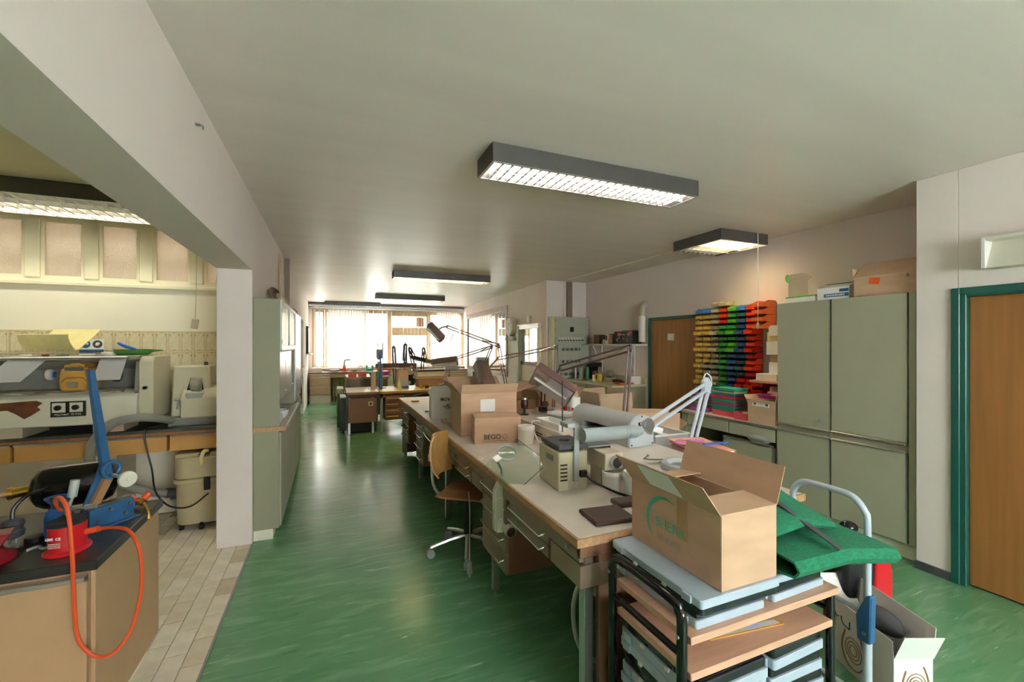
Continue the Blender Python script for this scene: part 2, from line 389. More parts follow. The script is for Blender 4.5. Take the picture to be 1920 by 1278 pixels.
# window wall
WY = 13.4
ww = MB(); ww.box(-.7, 4.1, WY, WY+.15, -.05, .9); ww.box(-.7, 4.1, WY, WY+.15, 2.6, CH); ww.box(-.7, -.49, WY, WY+.15, .9, 2.6); ww.box(3.93, 4.2, WY, WY+.15, .9, 2.6)
struct('wall_window', ww, 'wall')
struct('trim_3', B(-.5, 3.93, WY-.12, WY+.02, .88, .92), 'offwhite', bevel=.004, label='pale window sill along the back wall')
wn = struct('window_1', B(-.49, -.39, WY+.02, WY+.1, .92, 2.6), 'frame_tan')
def wbar(x0, x1, z0, z1): add('window_frame', B(x0, x1, WY+.02, WY+.1, z0, z1), 'frame_tan', wn, bevel=.004)
for x0, x1 in ((-.21, -.1), (.89, 1.01), (1.56, 1.70), (2.74, 2.875), (3.84, 3.93)): wbar(x0, x1, .92, 2.6)
for x0, x1 in ((-.39, -.21), (-.1, .89), (1.01, 1.56), (2.875, 3.84)): wbar(x0, x1, 2.5, 2.6); wbar(x0, x1, .92, .97)
wbar(1.70, 2.74, 2.44, 2.6); wbar(1.70, 2.74, 1.86, 2.1); wbar(1.70, 2.74, .92, .96)
add('ventilator', B(2.42, 2.66, WY, WY+.06, 2.12, 2.42), 'card_dark', wn, bevel=.03, label='square tan ventilator panel in upper pane')
for x0, x1, z0, z1 in ((-.39, -.21, .97, 2.5), (-.1, .89, .97, 2.5), (1.01, 1.56, .97, 2.5), (1.70, 2.74, 2.1, 2.44), (1.70, 2.74, .96, 1.86), (2.875, 3.84, .97, 2.5)):
    add('pane', B(x0, x1, WY+.055, WY+.061, z0, z1), 'glass', wn)
# blinds hung from a rail: one thing with its slats
bl = thing('vertical_blind', 'white vertical slat blind hanging across the far windows', 'blind', (0, WY-.12, 2.6))
add('rail', B(-.45, 3.85, -.03, .03, 0, .05), 'alu', bl, bevel=.004)
slat = MB().add([((u/4-.5)*.085, .008*math.sin(u/4*math.pi), -v*1.62) for v in (0, 1) for u in range(5)], [(k, k+1, k+6, k+5) for k in range(4)]).mesh('slat', 'blind')
hook = B(-.012, .012, -.003, .003, -.03, 0).mesh('slat_hook', 'frame_tan')
rnd = random.Random(3)
xs = []
x = -.42
while x < 3.8:
    dense = -.12 < x < .95 or 2.95 < x; open_ = 1.7 < x < 2.75
    xs.append((x, rnd.uniform(.15, .5) if dense else (1.45 if open_ else 1.2)))
    x += .075 if dense else (.11 if open_ else .13)
for x, a in xs:
    add('slat', slat, None, bl, loc=(x, 0, -.03), rot=(0, 0, a+rnd.uniform(-.12, .12)))
    add('slat_hook', hook, None, bl, loc=(x, 0, 0))
struct('trim_4', B(-.57, 3.9, WY-.22, WY, 2.655, 2.7), 'alu', bevel=.01, label='aluminium curtain rail above the far windows')
# outside: pale building across the street
fb = thing('building', 'pale building with dark windows across the street beyond the blinds', 'building', (1.5, 27, -3))
add('wall', B(-16, 18, 0, 1, 0, 14), 'facade', fb)
for i in range(8):
    for k in range(3):
        add('window', B(-13+i*3.6, -11.4+i*3.6, -.06, .05, 2.6+k*3.2, 4.7+k*3.2), 'facade_dark', fb, bevel=.02)
struct('ground', B(-40, 60, 13.6, 60, -3.1, -3), 'ground_bounce')
# back of the room behind the viewer: wall with a broad window
bw = MB(); bw.box(-.82, 4.6, -3.35, -3.2, -.05, .95); bw.box(-.82, -.6, -3.35, -1.2, -.05, CH); bw.box(-.7, 4.6, -3.35, -3.2, 2.35, CH); bw.box(-.7, .8, -3.35, -3.2, .95, 2.35); bw.box(2.9, 4.6, -3.35, -3.2, .95, 2.35)
struct('wall_back', bw, 'wall')
w2 = struct('window_2', MB().box(.8, 2.9, -3.3, -3.22, .95, 1.02).box(.8, 2.9, -3.3, -3.22, 2.28, 2.35).box(.8, .87, -3.3, -3.22, 1.02, 2.28).box(2.83, 2.9, -3.3, -3.22, 1.02, 2.28).box(1.7, 1.8, -3.3, -3.22, 1.02, 2.28), 'win_white')
add('pane', B(.87, 1.7, -3.27, -3.264, 1.02, 2.28), 'glass', w2); add('pane', B(1.8, 2.83, -3.27, -3.264, 1.02, 2.28), 'glass', w2)
# ---------------------------------------------------------------- side room on the left
LY = 5.08
tf = struct('floor_tiled', B(-4.2, -.583, -1.2, LY, -.05, -.006), 'grout_floor')
tmesh = [MB().box(-.048, .048, -.107, .107, -.006, .002).mesh('tile', 'ftile%d' % i, bevel=.0015) for i in range(4)]
rnd = random.Random(11); n_t = 0
for i in range(11):
    cx = -.634 - i*.1; off = (i % 2)*.11
    for j in range(-1, 14):
        cy = 2.05+j*.22+off
        if n_t >= 298 or cy > 4.96: continue
        add('tile', tmesh[rnd.choices((0, 1, 2, 3), (4, 3, 1, 3))[0]], None, tf, loc=(cx, cy, rnd.uniform(-.0006, .0006))); n_t += 1
far = MB()
for i in range(36):
    for j in range(26):
        cx = -.634-i*.1; cy = -.9+j*.22+(i % 2)*.11
        if (cx > -1.65 and cy > 1.7) or cy > 4.96: continue
        far.box(cx-.048, cx+.048, cy-.107, cy+.107, -.006, .002)
o = add('tile_field', far, 'ftile0', tf); o['kind'] = 'stuff'
struct('wall_side_room', B(-4.2, -.824, LY, LY+.15, -.05, 2.118), 'wall_cream')
struct('wall_sky_block', MB().box(-4.3, -.824, 6.6, 6.7, -.05, CH-.35).box(-4.4, -4.2, LY+.15, 6.7, -.05, CH), 'wall')  # unseen walls added to dim the side-room windows; top gap admits some sky
struct('floor_sky_block', B(-4.4, -.83, LY, 6.7, -.06, -.05), 'grout_floor')  # unseen floor closing the added sky-blocking box
struct('wall_side_room_left', B(-4.35, -4.2, -1.4, LY+.15, -.05, CH), 'wall_cream')
struct('wall_side_room_near', B(-4.2, -.58, -1.35, -1.2, -.05, CH), 'wall_cream')
struct('ceiling_side_room', B(-4.4, -.7, -1.4, 6.65, CH, CH+.1), 'ceiling_cream')
struct('trim_5', B(-4.2, -.824, LY-.035, LY+.1, 2.118, 2.15), 'win_white', bevel=.004, label='painted sill under the high side-room windows')
w3 = struct('window_3', B(-4.2, -.824, LY+.01, LY+.09, 2.15, 2.185), 'win_white')
add('window_frame', B(-4.2, -.824, LY+.01, LY+.09, 2.7, CH), 'win_white', w3)
pitch = .3965; x = -2.395-4*pitch
for k in range(9):
    add('window_frame', B(x-.05, x+.05, LY-.005, LY+.09, 2.185, 2.7), 'win_white', w3, bevel=.004)
    if x+pitch-.05 < -.82:
        for q in (B(x+.05, x+.075, LY+.012, LY+.06, 2.185, 2.7), B(x+pitch-.075, x+pitch-.05, LY+.012, LY+.06, 2.185, 2.7), B(x+.075, x+pitch-.075, LY+.012, LY+.06, 2.675, 2.7), B(x+.075, x+pitch-.075, LY+.012, LY+.06, 2.185, 2.205)):
            add('sash', q, 'win_white', w3)
        add('pane', B(x+.075, x+pitch-.075, LY+.03, LY+.036, 2.205, 2.675), 'pebbled', w3)
    x += pitch
# wall tiles 10 x 20 cm with a printed frame
tw = struct('trim_6', B(-4.2, -.826, LY-.006, LY, .86, 1.725), 'grout', label='patterned beige wall tiles above the side-room counter')
tm = MB().box(-.0475, .0475, -.004, .004, -.0965, .0965).mesh('tile', 'tile_wall', bevel=.0015)
fr = MB()
for s in (-1, 1):
    fr.box(s*.04-.0018, s*.04+.0018, -.0047, -.0035, -.09, .09); fr.box(-.04, .04, -.0047, -.0035, s*.088-.0018, s*.088+.0018)
    fr.box(-.012, .012, -.0047, -.0035, s*.082-.003, s*.082+.003); fr.box(s*.034-.004, s*.034+.004, -.0047, -.0035, .05, .07)
fm = fr.mesh('tile_border', 'tile_frame')
n_t = 0
for r in range(4):
    for i in range(28):
        x = -.88-i*.1005
        if n_t >= 112 or x < -3.6: continue
        add('tile', tm, None, tw, loc=(x, LY-.0085, 1.722-.0975-r*.197)); add('tile_border', fm, None, tw, loc=(x, LY-.0085, 1.722-.0975-r*.197)); n_t += 1
# ---------------------------------------------------------------- doors
d1 = struct('door_1', MB().box(3.90, 3.94, DY0+.04, DY1-.075, .01, DZ-.06), 'door_wood_r', bevel=.003)
fr = MB()
for y0, y1, z0, z1 in ((DY1-.045, DY1, 0, DZ), (DY0, DY0+.045, 0, DZ), (DY0+.045, DY1-.045, DZ-.045, DZ)): fr.box(3.852, 3.875, y0, y1, z0, z1)
for y0, y1, z0, z1 in ((DY1-.075, DY1-.03, 0, DZ-.03), (DY0+.03, DY0+.04, 0, DZ-.03), (DY0+.04, DY1-.075, DZ-.06, DZ-.03)): fr.box(3.86, 4.0, y0, y1, z0, z1)
add('door_frame', fr, 'teal', d1, bevel=.004)
add('door_handle', MB().tube([(3.9, .72, 1.0), (3.86, .72, 1.0), (3.85, .74, 1.0), (3.85, .84, 1.0)], .01, 10), 'alu', d1)
d2 = struct('door_2', B(4.515, 4.55, 4.34, 5.285, .005, 1.955), 'door_wood', bevel=.003)
fr = MB()
for y0, y1, z0, z1 in ((5.27, 5.31, 0, 1.995), (4.31, 4.35, 0, 1.995), (4.35, 5.27, 1.955, 1.995)): fr.box(4.485, 4.56, y0, y1, z0, z1)
add('door_frame', fr, 'teal', d2, bevel=.003)
one('paper_note', MB().box(-.003, 0, -.065, .065, -.05, .05), 'white_paper', 'small white paper note taped to the wooden door by the bins', 'note', (4.514, 4.86, 1.70))
# ---------------------------------------------------------------- ceiling lights
emat('tube_white', '#fff2ec', 18); emat('tube_warm', '#ffe6b4', 46); emat('tube_dim', '#ffdf9c', 44); emat('tube_cream', '#fff7e0', 36); emat('tube_off_glow', '#d8d4c4', .25)  # unlit tubes are given a faint glow of their own
def fixture(label, x0, x1, y0, y1, lit, cells, along='x', sep=True, zb=2.655):
    t = thing('ceiling_light', label, 'ceiling light', ((x0+x1)/2, (y0+y1)/2, CH), 0, 'louvred ceiling lights')
    hx, hy = (x1-x0)/2, (y1-y0)/2; h = CH-zb
    add('housing', MB().box(-hx, hx, -hy, -hy+.012, -h, 0).box(-hx, hx, hy-.012, hy, -h, 0).box(-hx, -hx+.012, -hy+.012, hy-.012, -h, 0).box(hx-.012, hx, -hy+.012, hy-.012, -h, 0), 'fixture', t, bevel=.002)
    add('reflector', B(-hx+.012, hx-.012, -hy+.012, hy-.012, -.012, -.002), 'white_metal', t)
    L, Wd = (hx, hy) if along == 'x' else (hy, hx)
    def P(a, b, z): return (a, b, z) if along == 'x' else (b, a, z)
    n = len(lit); w = 2*(Wd-.014)/n
    add('trim_rim', MB().box(-hx+.001, hx-.001, -hy+.001, -hy+.016, -h-.003, -h+.002).box(-hx+.001, hx-.001, hy-.016, hy-.001, -h-.003, -h+.002).box(-hx+.001, -hx+.016, -hy+.016, hy-.016, -h-.003, -h+.002).box(hx-.016, hx-.001, -hy+.016, hy-.016, -h-.003, -h+.002), 'alu', t)
    pc = 2*(L-.014)/cells
    wedge = MB()
    a, b = P(0, w/2-.004, 0), 0
    ww_ = w/2-.006; vs = []
    for bb in (-ww_, 0, ww_):
        k = .35 if bb == 0 else 1
        for da, z in ((-.010*k, -h+.002), (.010*k, -h+.002), (0, -h+.055)): vs.append(P(da, bb, z))
    wedge.add(vs, [(0,1,4,3), (1,2,5,4), (2,0,3,5), (3,4,7,6), (4,5,8,7), (5,3,6,8), (0,2,1), (6,7,8)])
    wm = wedge.mesh('louvre_blade', 'white_metal'); allw = MB()
    for r in range(n):
        cb = -Wd+.014+w*(r+.5)
        add('tube', MB().cyl(P(-L+.05, cb, -.035), P(L-.05, cb, -.035), .013, n=10), lit[r], t)
        e = MB()
        p = [P(a_, b_, z_) for a_, b_, z_ in ((-L+.013, cb-w/2+.001, -h+.002), (L-.013, cb-w/2+.001, -h+.002), (L-.013, cb-w/2+.012, -h+.05), (-L+.013, cb-w/2+.012, -h+.05), (-L+.013, cb-w/2-.004, -h+.05), (L-.013, cb-w/2-.004, -h+.05))]
        if r: add('louvre_spine', MB().add(p, [(0,1,2,3), (0,4,5,1), (3,2,5,4)]), 'white_metal', t)
        for k in range(1, cells):
            ca = -L+.014+pc*k
            if sep: add('louvre_blade', wm, None, t, loc=P(ca, cb, 0))
            else: allw.add([Vector(v)+Vector(P(ca, cb, 0)) for v in wedge.v], wedge.f)
    if not sep:
        o = add('louvre', allw, 'white_metal', t); o['kind'] = 'stuff'
    return t
fixture('long dark ceiling light with bright louvre, nearest in the main room', .86, 2.43, 2.34, 2.625, ('tube_white', 'tube_white'), 25)
fixture('dark ceiling light with faint warm louvre above the middle of the bench', .92, 2.53, 7.0, 7.28, ('tube_dim', 'tube_dim'), 25, sep=False)
fixture('dark ceiling light between the bench light and the window light', .97, 2.6, 10.5, 10.78, ('tube_dim', 'tube_dim'), 25, sep=False)
fixture('dark ceiling light right in front of the far windows', -.15, 1.3, 12.75, 13.03, ('tube_off_glow', 'tube_off_glow'), 22, sep=False)
fixture('short square-ish ceiling light near the colourful bins, partly lit', 3.62, 4.30, 3.2, 3.86, ('tube_warm', 'tube_warm', 'tube_off_glow', 'tube_off_glow'), 9)
fixture('wide louvred ceiling light in the tiled side room', -3.1, -1.25, 4.12, 4.76, ('tube_off_glow', 'tube_off_glow', 'tube_off_glow', 'tube_cream'), 22, sep=False)
pc = thing('pull_cord', 'white pull cord switch hanging from the ceiling light by the bins', 'cord', (4.12, 3.18, 2.66))
add('cord', MB().tube([(0, 0, .1), (0, -.002, -.4), (.004, 0, -.62), (0, 0, -.84)], .004, 6, 3), 'white_plastic', pc)
add('switch', MB().sph((0, 0, -.87), (.018, .012, .035), 10, 8), 'white_plastic', pc)
cc = one('cable_duct', B(-.012, .012, -2.9, 0, -.02, 0), 'win_white', 'white cable duct along the ceiling to the light by the bins', 'cable duct', (3.95, 6.9, CH))
one('hook_screw', MB().cyl((0,0,0), (.02,0,0), .006, n=8).tube([(.02,0,0), (.03,0,-.005), (.03,0,-.02)], .004, 6), 'steel', 'tiny screw hook in the white beam', 'hook', (-.58, 2.42, 2.62))
# ================================================================ side room: near work counter with black top
A = thing('workshop_cabinet', 'tan workshop cabinet with black worktop in the left foreground', 'cabinet', (0, 0, 0))
add('worktop', B(-1.98, -.815, 2.115, 2.815, .745, .785), 'black_top', A, bevel=.004)
add('body', MB().box(-1.96, -.845, 2.16, 2.80, .1, .745), 'tan_cab', A)
add('side_panel', B(-.845, -.83, 2.14, 2.80, .1, .745), 'tan_cab', A, bevel=.002)
for x0, x1 in ((-1.40, -.857), (-1.96, -1.41)):
    d = add('door', B(x0, x1, 2.14, 2.16, .12, .70), 'tan_cab', A, bevel=.002)
    add('handle_strip', B(x0, x1, 2.125, 2.16, .702, .722), 'alu', d, bevel=.002)
add('plinth', B(-1.95, -.875, 2.2, 2.78, 0, .1), 'wall_cream', A)
ZA = .785
# red gas burner pot
t = thing('gas_burner_pot', 'red oval burner pot with black lid and white print on black worktop', 'burner', (-.965, 2.27, ZA), .12)
def ell(mb, rx, ry, z0, z1, k=1.0, n=28):
    vs = [(rx*q*math.cos(2*math.pi*i/n), ry*q*math.sin(2*math.pi*i/n), z) for z, q in ((z0, k), (z1, 1)) for i in range(n)]
    return mb.add(vs, [(i, (i+1) % n, n+(i+1) % n, n+i) for i in range(n)] + [tuple(range(n-1, -1, -1)), tuple(range(n, 2*n))])
add('body', ell(MB(), .056, .072, .01, .108), 'red', t); add('base', ell(MB(), .064, .082, 0, .012, 1.12), 'red', t, bevel=.003)
lid = MB(); ell(lid, .058, .074, .107, .114); lid.lathe([(.03, .1), (.032, .128), (.02, .135), (.012, .14)], 16); lid.box(-.03, .03, -.06, .06, .112, .12)
add('lid', lid, 'black_matte', t)
add('burner_valve', MB().cyl((0,0,.135), (0,0,.168), .011, n=10).cyl((-.02,0,.155), (.05,0,.155), .006, n=8).cyl((.05,0,.155), (.085,0,.155), .011, n=10), 'steel', t)
add('air_cap', MB().cyl((-.02, -.03, .175), (-.015, -.028, .205), .012, .028, n=16).cyl((-.015, -.028, .205), (-.012, -.027, .213), .03, n=16), 'charcoal', t)
add('nozzle', MB().cyl((0, 0, .165), (.012, 0, .205), .008, n=10).cyl((.012, 0, .205), (.02, .005, .27), .015, n=12), 'grey_plastic', t)
text('GMI  CE', .014, 'white_paper', t, face_M((-.022, -.0685, .068), (1, -.3, 0), (0, 0, 1)), bold=.0004)
print_rows(t, 'white_paper', face_M((-.018, -.0705, .052), (1, -.3, 0), (0, 0, 1)), .04, 3, .0035, .007)
add('hose_socket', MB().cyl((.054, -.01, .06), (.1, -.012, .066), .012, n=12), 'orange_hose', t)
h = [(-.975, 2.24, ZA+.165), (-.972, 2.2, 1.0), (-.92, 2.12, 1.03), (-.885, 2.085, .98), (-.87, 2.075, .83), (-.861, 2.07, .617), (-.849, 2.07, .517), (-.809, 2.07, .451), (-.755, 2.07, .442), (-.707, 2.08, .5), (-.683, 2.09, .595), (-.675, 2.10, .695), (-.69, 2.12, .8), (-.735, 2.16, .862), (-.80, 2.22, .862), (-.87, 2.262, .852)]
one('gas_hose', MB().tube(h, .0068, 8, 5), 'orange_hose', 'orange rubber gas hose looping down in front of the tan cabinet', 'hose')
# blue alcohol lamp
one('blue_flask', MB().lathe([(.042, 0), (.046, .01), (.046, .085), (.04, .11), (.026, .125), (.026, .14), (.045, .165), (.047, .168), (.044, .168), (.02, .145)], 24), 'blue', 'blue funnel-necked flask behind the red burner pot', 'flask', (-1.06, 2.43, ZA))
# black pressure tank on the counter
t = thing('pressure_tank', 'glossy black steel pressure tank lying behind the red burner', 'tank', (-1.09, 2.64, ZA), .25)
Mx = Matrix.Rotation(math.pi/2, 4, 'Y')
pr = [(0.0, -.15), (.05, -.143), (.078, -.125), (.092, -.1), (.095, -.085), (.095, .085), (.092, .1), (.078, .125), (.05, .143), (0.0, .15)]
add('shell', MB().lathe(pr, 28, M=Matrix.Translation((0, 0, .165)) @ Mx), 'black_gloss', t)
add('saddle', MB().box(-.08, -.05, -.07, .07, 0, .1).box(.05, .08, -.07, .07, 0, .1), 'black', t)
add('fitting', MB().cyl((-.15, 0, .165), (-.2, 0, .162), .022, n=12).cyl((-.2, 0, .162), (-.215, 0, .161), .026, n=12), 'brass', t)
add('pipe', MB().cyl((-.215, 0, .161), (-.34, 0, .155), .01, n=10), 'edge_wood', t)
# blue lever shear
t = thing('lever_shear', 'blue hand lever shear with tall upright lever on black worktop', 'shear', (-.945, 2.52, ZA), -.6)
add('base_plate', B(-.05, .06, -.09, .11, 0, .008), 'blue_steel', t, bevel=.002)
add('frame', MB().box(-.02, -.008, -.08, .1, .008, .09).box(.022, .034, -.08, .1, .008, .09), 'blue_steel', t, bevel=.002)
add('lower_blade', B(-.006, .02, -.08, .1, .06, .1), 'steel', t)
add('side_arm', MB().prism([(-.1, .02), (-.03, .02), (.03, .22), (.025, .26), (-.005, .26)], 'x', -.03, -.018), 'blue_steel', t, bevel=.002)
add('upper_blade', MB().prism([(-.06, .09), (-.03, .08), (.035, .2), (.01, .225)], 'x', -.016, .004), 'card_dark', t)
lv = add('lever', MB().prism([(-.01, .22), (.027, .22), (-.045, .70), (-.066, .705)], 'x', -.014, .014), 'blue_steel', t, bevel=.003)
add('pivot_ring', MB().tube([(.022, .012+.035*math.cos(a), .245+.035*math.sin(a)) for a in [k*math.pi/5 for k in range(10)]], .009, 8, 2, True), 'blue_steel', t)
for y, z in ((-.05, .03), (.06, .03), (0, .07), (.08, .07)): add('bolt', MB().cyl((.034, y, z), (.042, y, z), .008, n=6), 'steel', t)
add('tie_rod', MB().cyl((.03, .012, .22), (.13, -.005, .215), .008, n=10), 'alu', t)
add('handwheel', MB().cyl((.13, -.005, .215), (.146, -.008, .214), .035, n=20).cyl((.146, -.008, .214), (.15, -.009, .214), .01, n=10), 'offwhite', t, bevel=.003)
# torch
t = thing('blow_torch', 'small brass blow torch with red and blue knobs at the counter edge', 'torch', (-.865, 2.69, ZA), -.6)
add('body', MB().cyl((-.03, 0, .03), (.02, 0, .03), .012, n=10).sph((0, 0, .03), .018, 10, 8), 'brass', t)
add('red_handle', MB().cyl((-.03, 0, .03), (-.09, .01, .045), .02, .014, n=14), 'orange', t)
add('knob', MB().cyl((.0, .01, .045), (.01, .03, .07), .016, n=12), 'orange', t, bevel=.002)
add('blue_knob', MB().cyl((-.02, -.015, .025), (-.05, -.05, .02), .014, n=12), 'bright_blue', t, bevel=.002)
add('nozzle', MB().tube([(.01, 0, .03), (.05, -.02, .022), (.075, -.03, .005), (.088, -.035, -.03)], [.007, .006, .006, .008], 8, 4), 'brass', t)
# machine at the frame edge, plug, red vice
t = thing('green_machine', 'dark green machine housing at the left edge behind the black plug', 'machine', (-1.56, 2.62, ZA), .1)
add('housing', MB().prism([(-.15, .12), (.1, .12), (.15, .17), (.15, .27), (.05, .3), (-.15, .3)], 'y', -.1, .1), 'green_machine', t, bevel=.006)
add('foot', B(-.15, .1, -.09, .09, 0, .12), 'green_machine', t, bevel=.004)
t = thing('power_plug', 'black mains plug on a short cable between green machine and tank', 'plug', (-1.20, 2.42, ZA), .1)
add('plug_body', MB().lathe([(.012, .1), (.03, .095), (.036, .08), (.03, .06), (.036, .05), (.034, .03), (.02, .022)][::-1], 16), 'charcoal', t)
add('pin', MB().cyl((-.01, 0, 0), (-.01, 0, .024), .003, n=8), 'steel', t); add('pin', MB().cyl((.01, 0, 0), (.01, 0, .024), .003, n=8), 'steel', t)
add('cable', MB().tube([(0, 0, .095), (.0, .01, .14), (.03, .04, .18), (.07, .1, .185)], .007, 8, 4), 'black', t)
t = thing('bench_vice', 'red bench vice with steel jaw cut off by the left edge', 'vice', (-1.2, 2.25, ZA), .3)
add('base', MB().lathe([(.09, 0), (.09, .012), (.06, .03), (.05, .05)], 20), 'dark_red', t)
add('jaw_body', MB().prism([(-.09, .05), (.05, .05), (.08, .1), (-.09, .1)], 'y', -.045, .045), 'dark_red', t, bevel=.004)
add('jaw', B(-.09, .03, -.05, -.03, .1, .125), 'card_dark', t); add('anvil', MB().sph((-.05, .05, .14), (.09, .05, .02), 14, 8), 'steel', t)
one('twisted_cable', MB().tube([(-1.1, 2.3, ZA+.005), (-1.07, 2.31, ZA+.012), (-1.05, 2.29, ZA+.008), (-1.02, 2.31, ZA+.01), (-1.0, 2.335, ZA+.006)], .006, 7, 4), 'hose_grey', 'grey twisted cable between vice and red burner', 'cable')
one('rubber_stopper', MB().lathe([(.03, 0), (.034, .004), (.034, .018), (.03, .022)], 18), 'black', 'small black rubber stopper beside the blue flask', 'stopper', (-1.125, 2.41, ZA))
# ================================================================ side room: long counter with drawers
C = thing('wall_counter', 'long wall counter with dirty dark top and orange drawers', 'counter', (0, 0, 0))
CY = 4.57
add('worktop', B(-4.1, -.83, CY-.02, LY-.01, .845, .872), 'grime_top', C, bevel=.003)
add('top_edge', B(-4.1, -.83, CY-.015, CY+.01, .82, .845), 'seat_wood', C)
x = -.83
for w in (.455, .49, .49, .49, .49):
    x0 = x-w
    d = add('drawer', B(x0+.01, x-.01, CY-.012, CY+.4, .68, .805), 'orange_front', C, bevel=.002)
    add('handle_strip', B(x0+.01, x-.01, CY-.022, CY-.008, .803, .818), 'alu', d)
    x = x0
add('carcass', B(-3.3, -.83, CY+.02, LY-.02, .8, .82), 'dark_brown', C)
add('bracket', B(-1.72, -1.67, CY+.1, LY-.02, 0, .8), 'beige_plastic', C)
add('bracket', B(-3.3, -3.25, CY+.1, LY-.02, 0, .8), 'beige_plastic', C)
ZC = .872
# polishing machine (open trough cabinet)
P = thing('polishing_machine', 'rusty cream dental polishing machine with open trough and plastic guards', 'machine', (-2.0, 4.5, ZC))
# local: x along, y depth 0..0.5, z up
prof = [(0, .10), (.03, .27), (.14, .33)]
add('front_trough', MB().prism([(-.0, .085), (.5, .085), (.5, .33), (.13, .345), (.03, .30)], 'x', -.9, .51), 'enamel', P, bevel=.006)
add('back_housing', MB().prism([(.4, .33), (.5, .33), (.5, .62), (.12, .62), (.10, .60), (.3, .59), (.4, .52)], 'x', -.9, .51), 'enamel_cream', P, bevel=.004)
add('hood_lining', MB().prism([(.385, .34), (.398, .34), (.398, .52), (.3, .585), (.29, .575), (.385, .51)], 'x', -.55, .48), 'hose_grey', P)
add('end_housing', MB().prism([(.06, .085), (.5, .085), (.5, .625), (.1, .625), (.06, .58)], 'x', .51, .61), 'enamel_cream', P, bevel=.008)
add('end_recess', MB().prism([(.05, .33), (.1, .29), (.3, .29), (.36, .38), (.36, .5), (.3, .58), (.09, .58)], 'x', .485, .508), 'hose_grey', P)
add('top_plate', B(-.62, .52, .06, .5, .62, .632), 'dust', P, bevel=.003)
add('foot', B(-.38, -.2, .05, .4, 0, .085), 'beige_plastic', P); add('foot', B(.2, .4, .1, .4, 0, .085), 'card_pale', P); add('foot', B(-.85, -.75, .05, .4, 0, .085), 'beige_plastic', P)
mo = add('motor', MB().prism([(-.10, .335), (.09, .335), (.095, .42), (.07, .55), (.02, .57), (-.05, .57), (-.09, .54), (-.105, .43)], 'y', .13, .36), 'amber', P, bevel=.02, seg=2)
add('motor_plate', B(-.06, .06, .122, .132, .51, .54), 'steel', mo); add('motor_bulge', MB().prism([(-.08, .35), (.08, .35), (.085, .41), (.05, .455), (-.05, .455), (-.085, .41)], 'y', .10, .14), 'amber', mo, bevel=.01)
add('motor_badge', B(-.035, .03, .093, .101, .375, .42), 'alu', mo, bevel=.003)
SH = .075
add('spindle', MB().cyl((-.10, .25, .47), (-.21, .25, .475), .008, n=10).cyl((.09, .25, .47), (.2, .25, .47), .008, n=10), 'steel', P)
w = add('polishing_wheel', MB().cyl((-.185, .25, .475), (-.225, .25, .475), .045, n=20), 'white_plastic', P, bevel=.008); add('wheel_hub', MB().cyl((-.175, .25, .475), (-.188, .25, .475), .022, n=14), 'bright_blue', w)
add('polishing_wheel', MB().cyl((.2, .25, .46), (.25, .25, .46), .055, n=20), 'charcoal', P, bevel=.006)
rnd = random.Random(5); dst = MB()
dst.sheet(lambda u, v: (-.88+u*1.28, .06+v*.32, .335+.028*abs(math.sin(u*17+v*5)*math.cos(u*7.3+v*9))*(1-abs(2*v-1)*.6)), 40, 10, .012)
add('dust_heap', dst, 'dust', P, label='crusted grey white polishing dust in the trough')
rp = [(-.88, .13), (-.88, .285), (-.60, .288), (-.42, .287), (-.44, .25), (-.50, .22), (-.52, .18), (-.62, .15), (-.70, .2), (-.76, .25), (-.82, .2)]
rs = MB(); rs.add([(x+.45, .03*(z-.085)/.215-.0025, z) for x, z in [(-.899, .27), (-.56, .287), (-.52, .268), (-.55, .24), (-.53, .215), (-.58, .175), (-.62, .15), (-.67, .19), (-.72, .22), (-.80, .215), (-.899, .235)]], [tuple(range(11))])
add('rust_patch', rs, 'rust', P, label='large brown rust patch on the cream front')
pl = add('control_plate', B(-.205, .005, -.004, .012, .155, .275), 'black', P, bevel=.001)
pl.location = (.19, 0, 0)
for x in (-.155, -.05):
    s = add('switch', B(x-.04, x+.04, -.009, -.003, .19, .265), 'offwhite', pl, bevel=.002)
    add('knob', MB().cyl((x, -.009, .228), (x, -.03, .228), .02, n=14), 'black', pl)
text('POLYVENT  PE 771K', .018, 'offwhite', pl, face_M((-.1, -.005, .172), (1, 0, 0), (0, 0, 1)), bold=.0003)
add('lamp_knob', MB().cyl((.56, .062, .36), (.56, .03, .36), .014, n=12), 'dark_metal', P)
for x0, x1, lean in ((-.27, -.05, .05), (.27, .44, .0)):
    add('splash_guard', MB().sheet(lambda u, v: (x0+u*(x1-x0)-lean*2*v, .05-.13*v, .615-.175*v), 2, 2, .004), 'clear_plastic', P, label='clear plastic splash guard')
add('top_rim', MB().box(-.6, .45, .03, .075, .607, .625), 'alu', P, bevel=.004)
for o_ in [k for k in bpy.data.objects if k.parent == P and k.name.split('.')[0] in ('motor', 'spindle', 'polishing_wheel')]: o_.location.x += .075
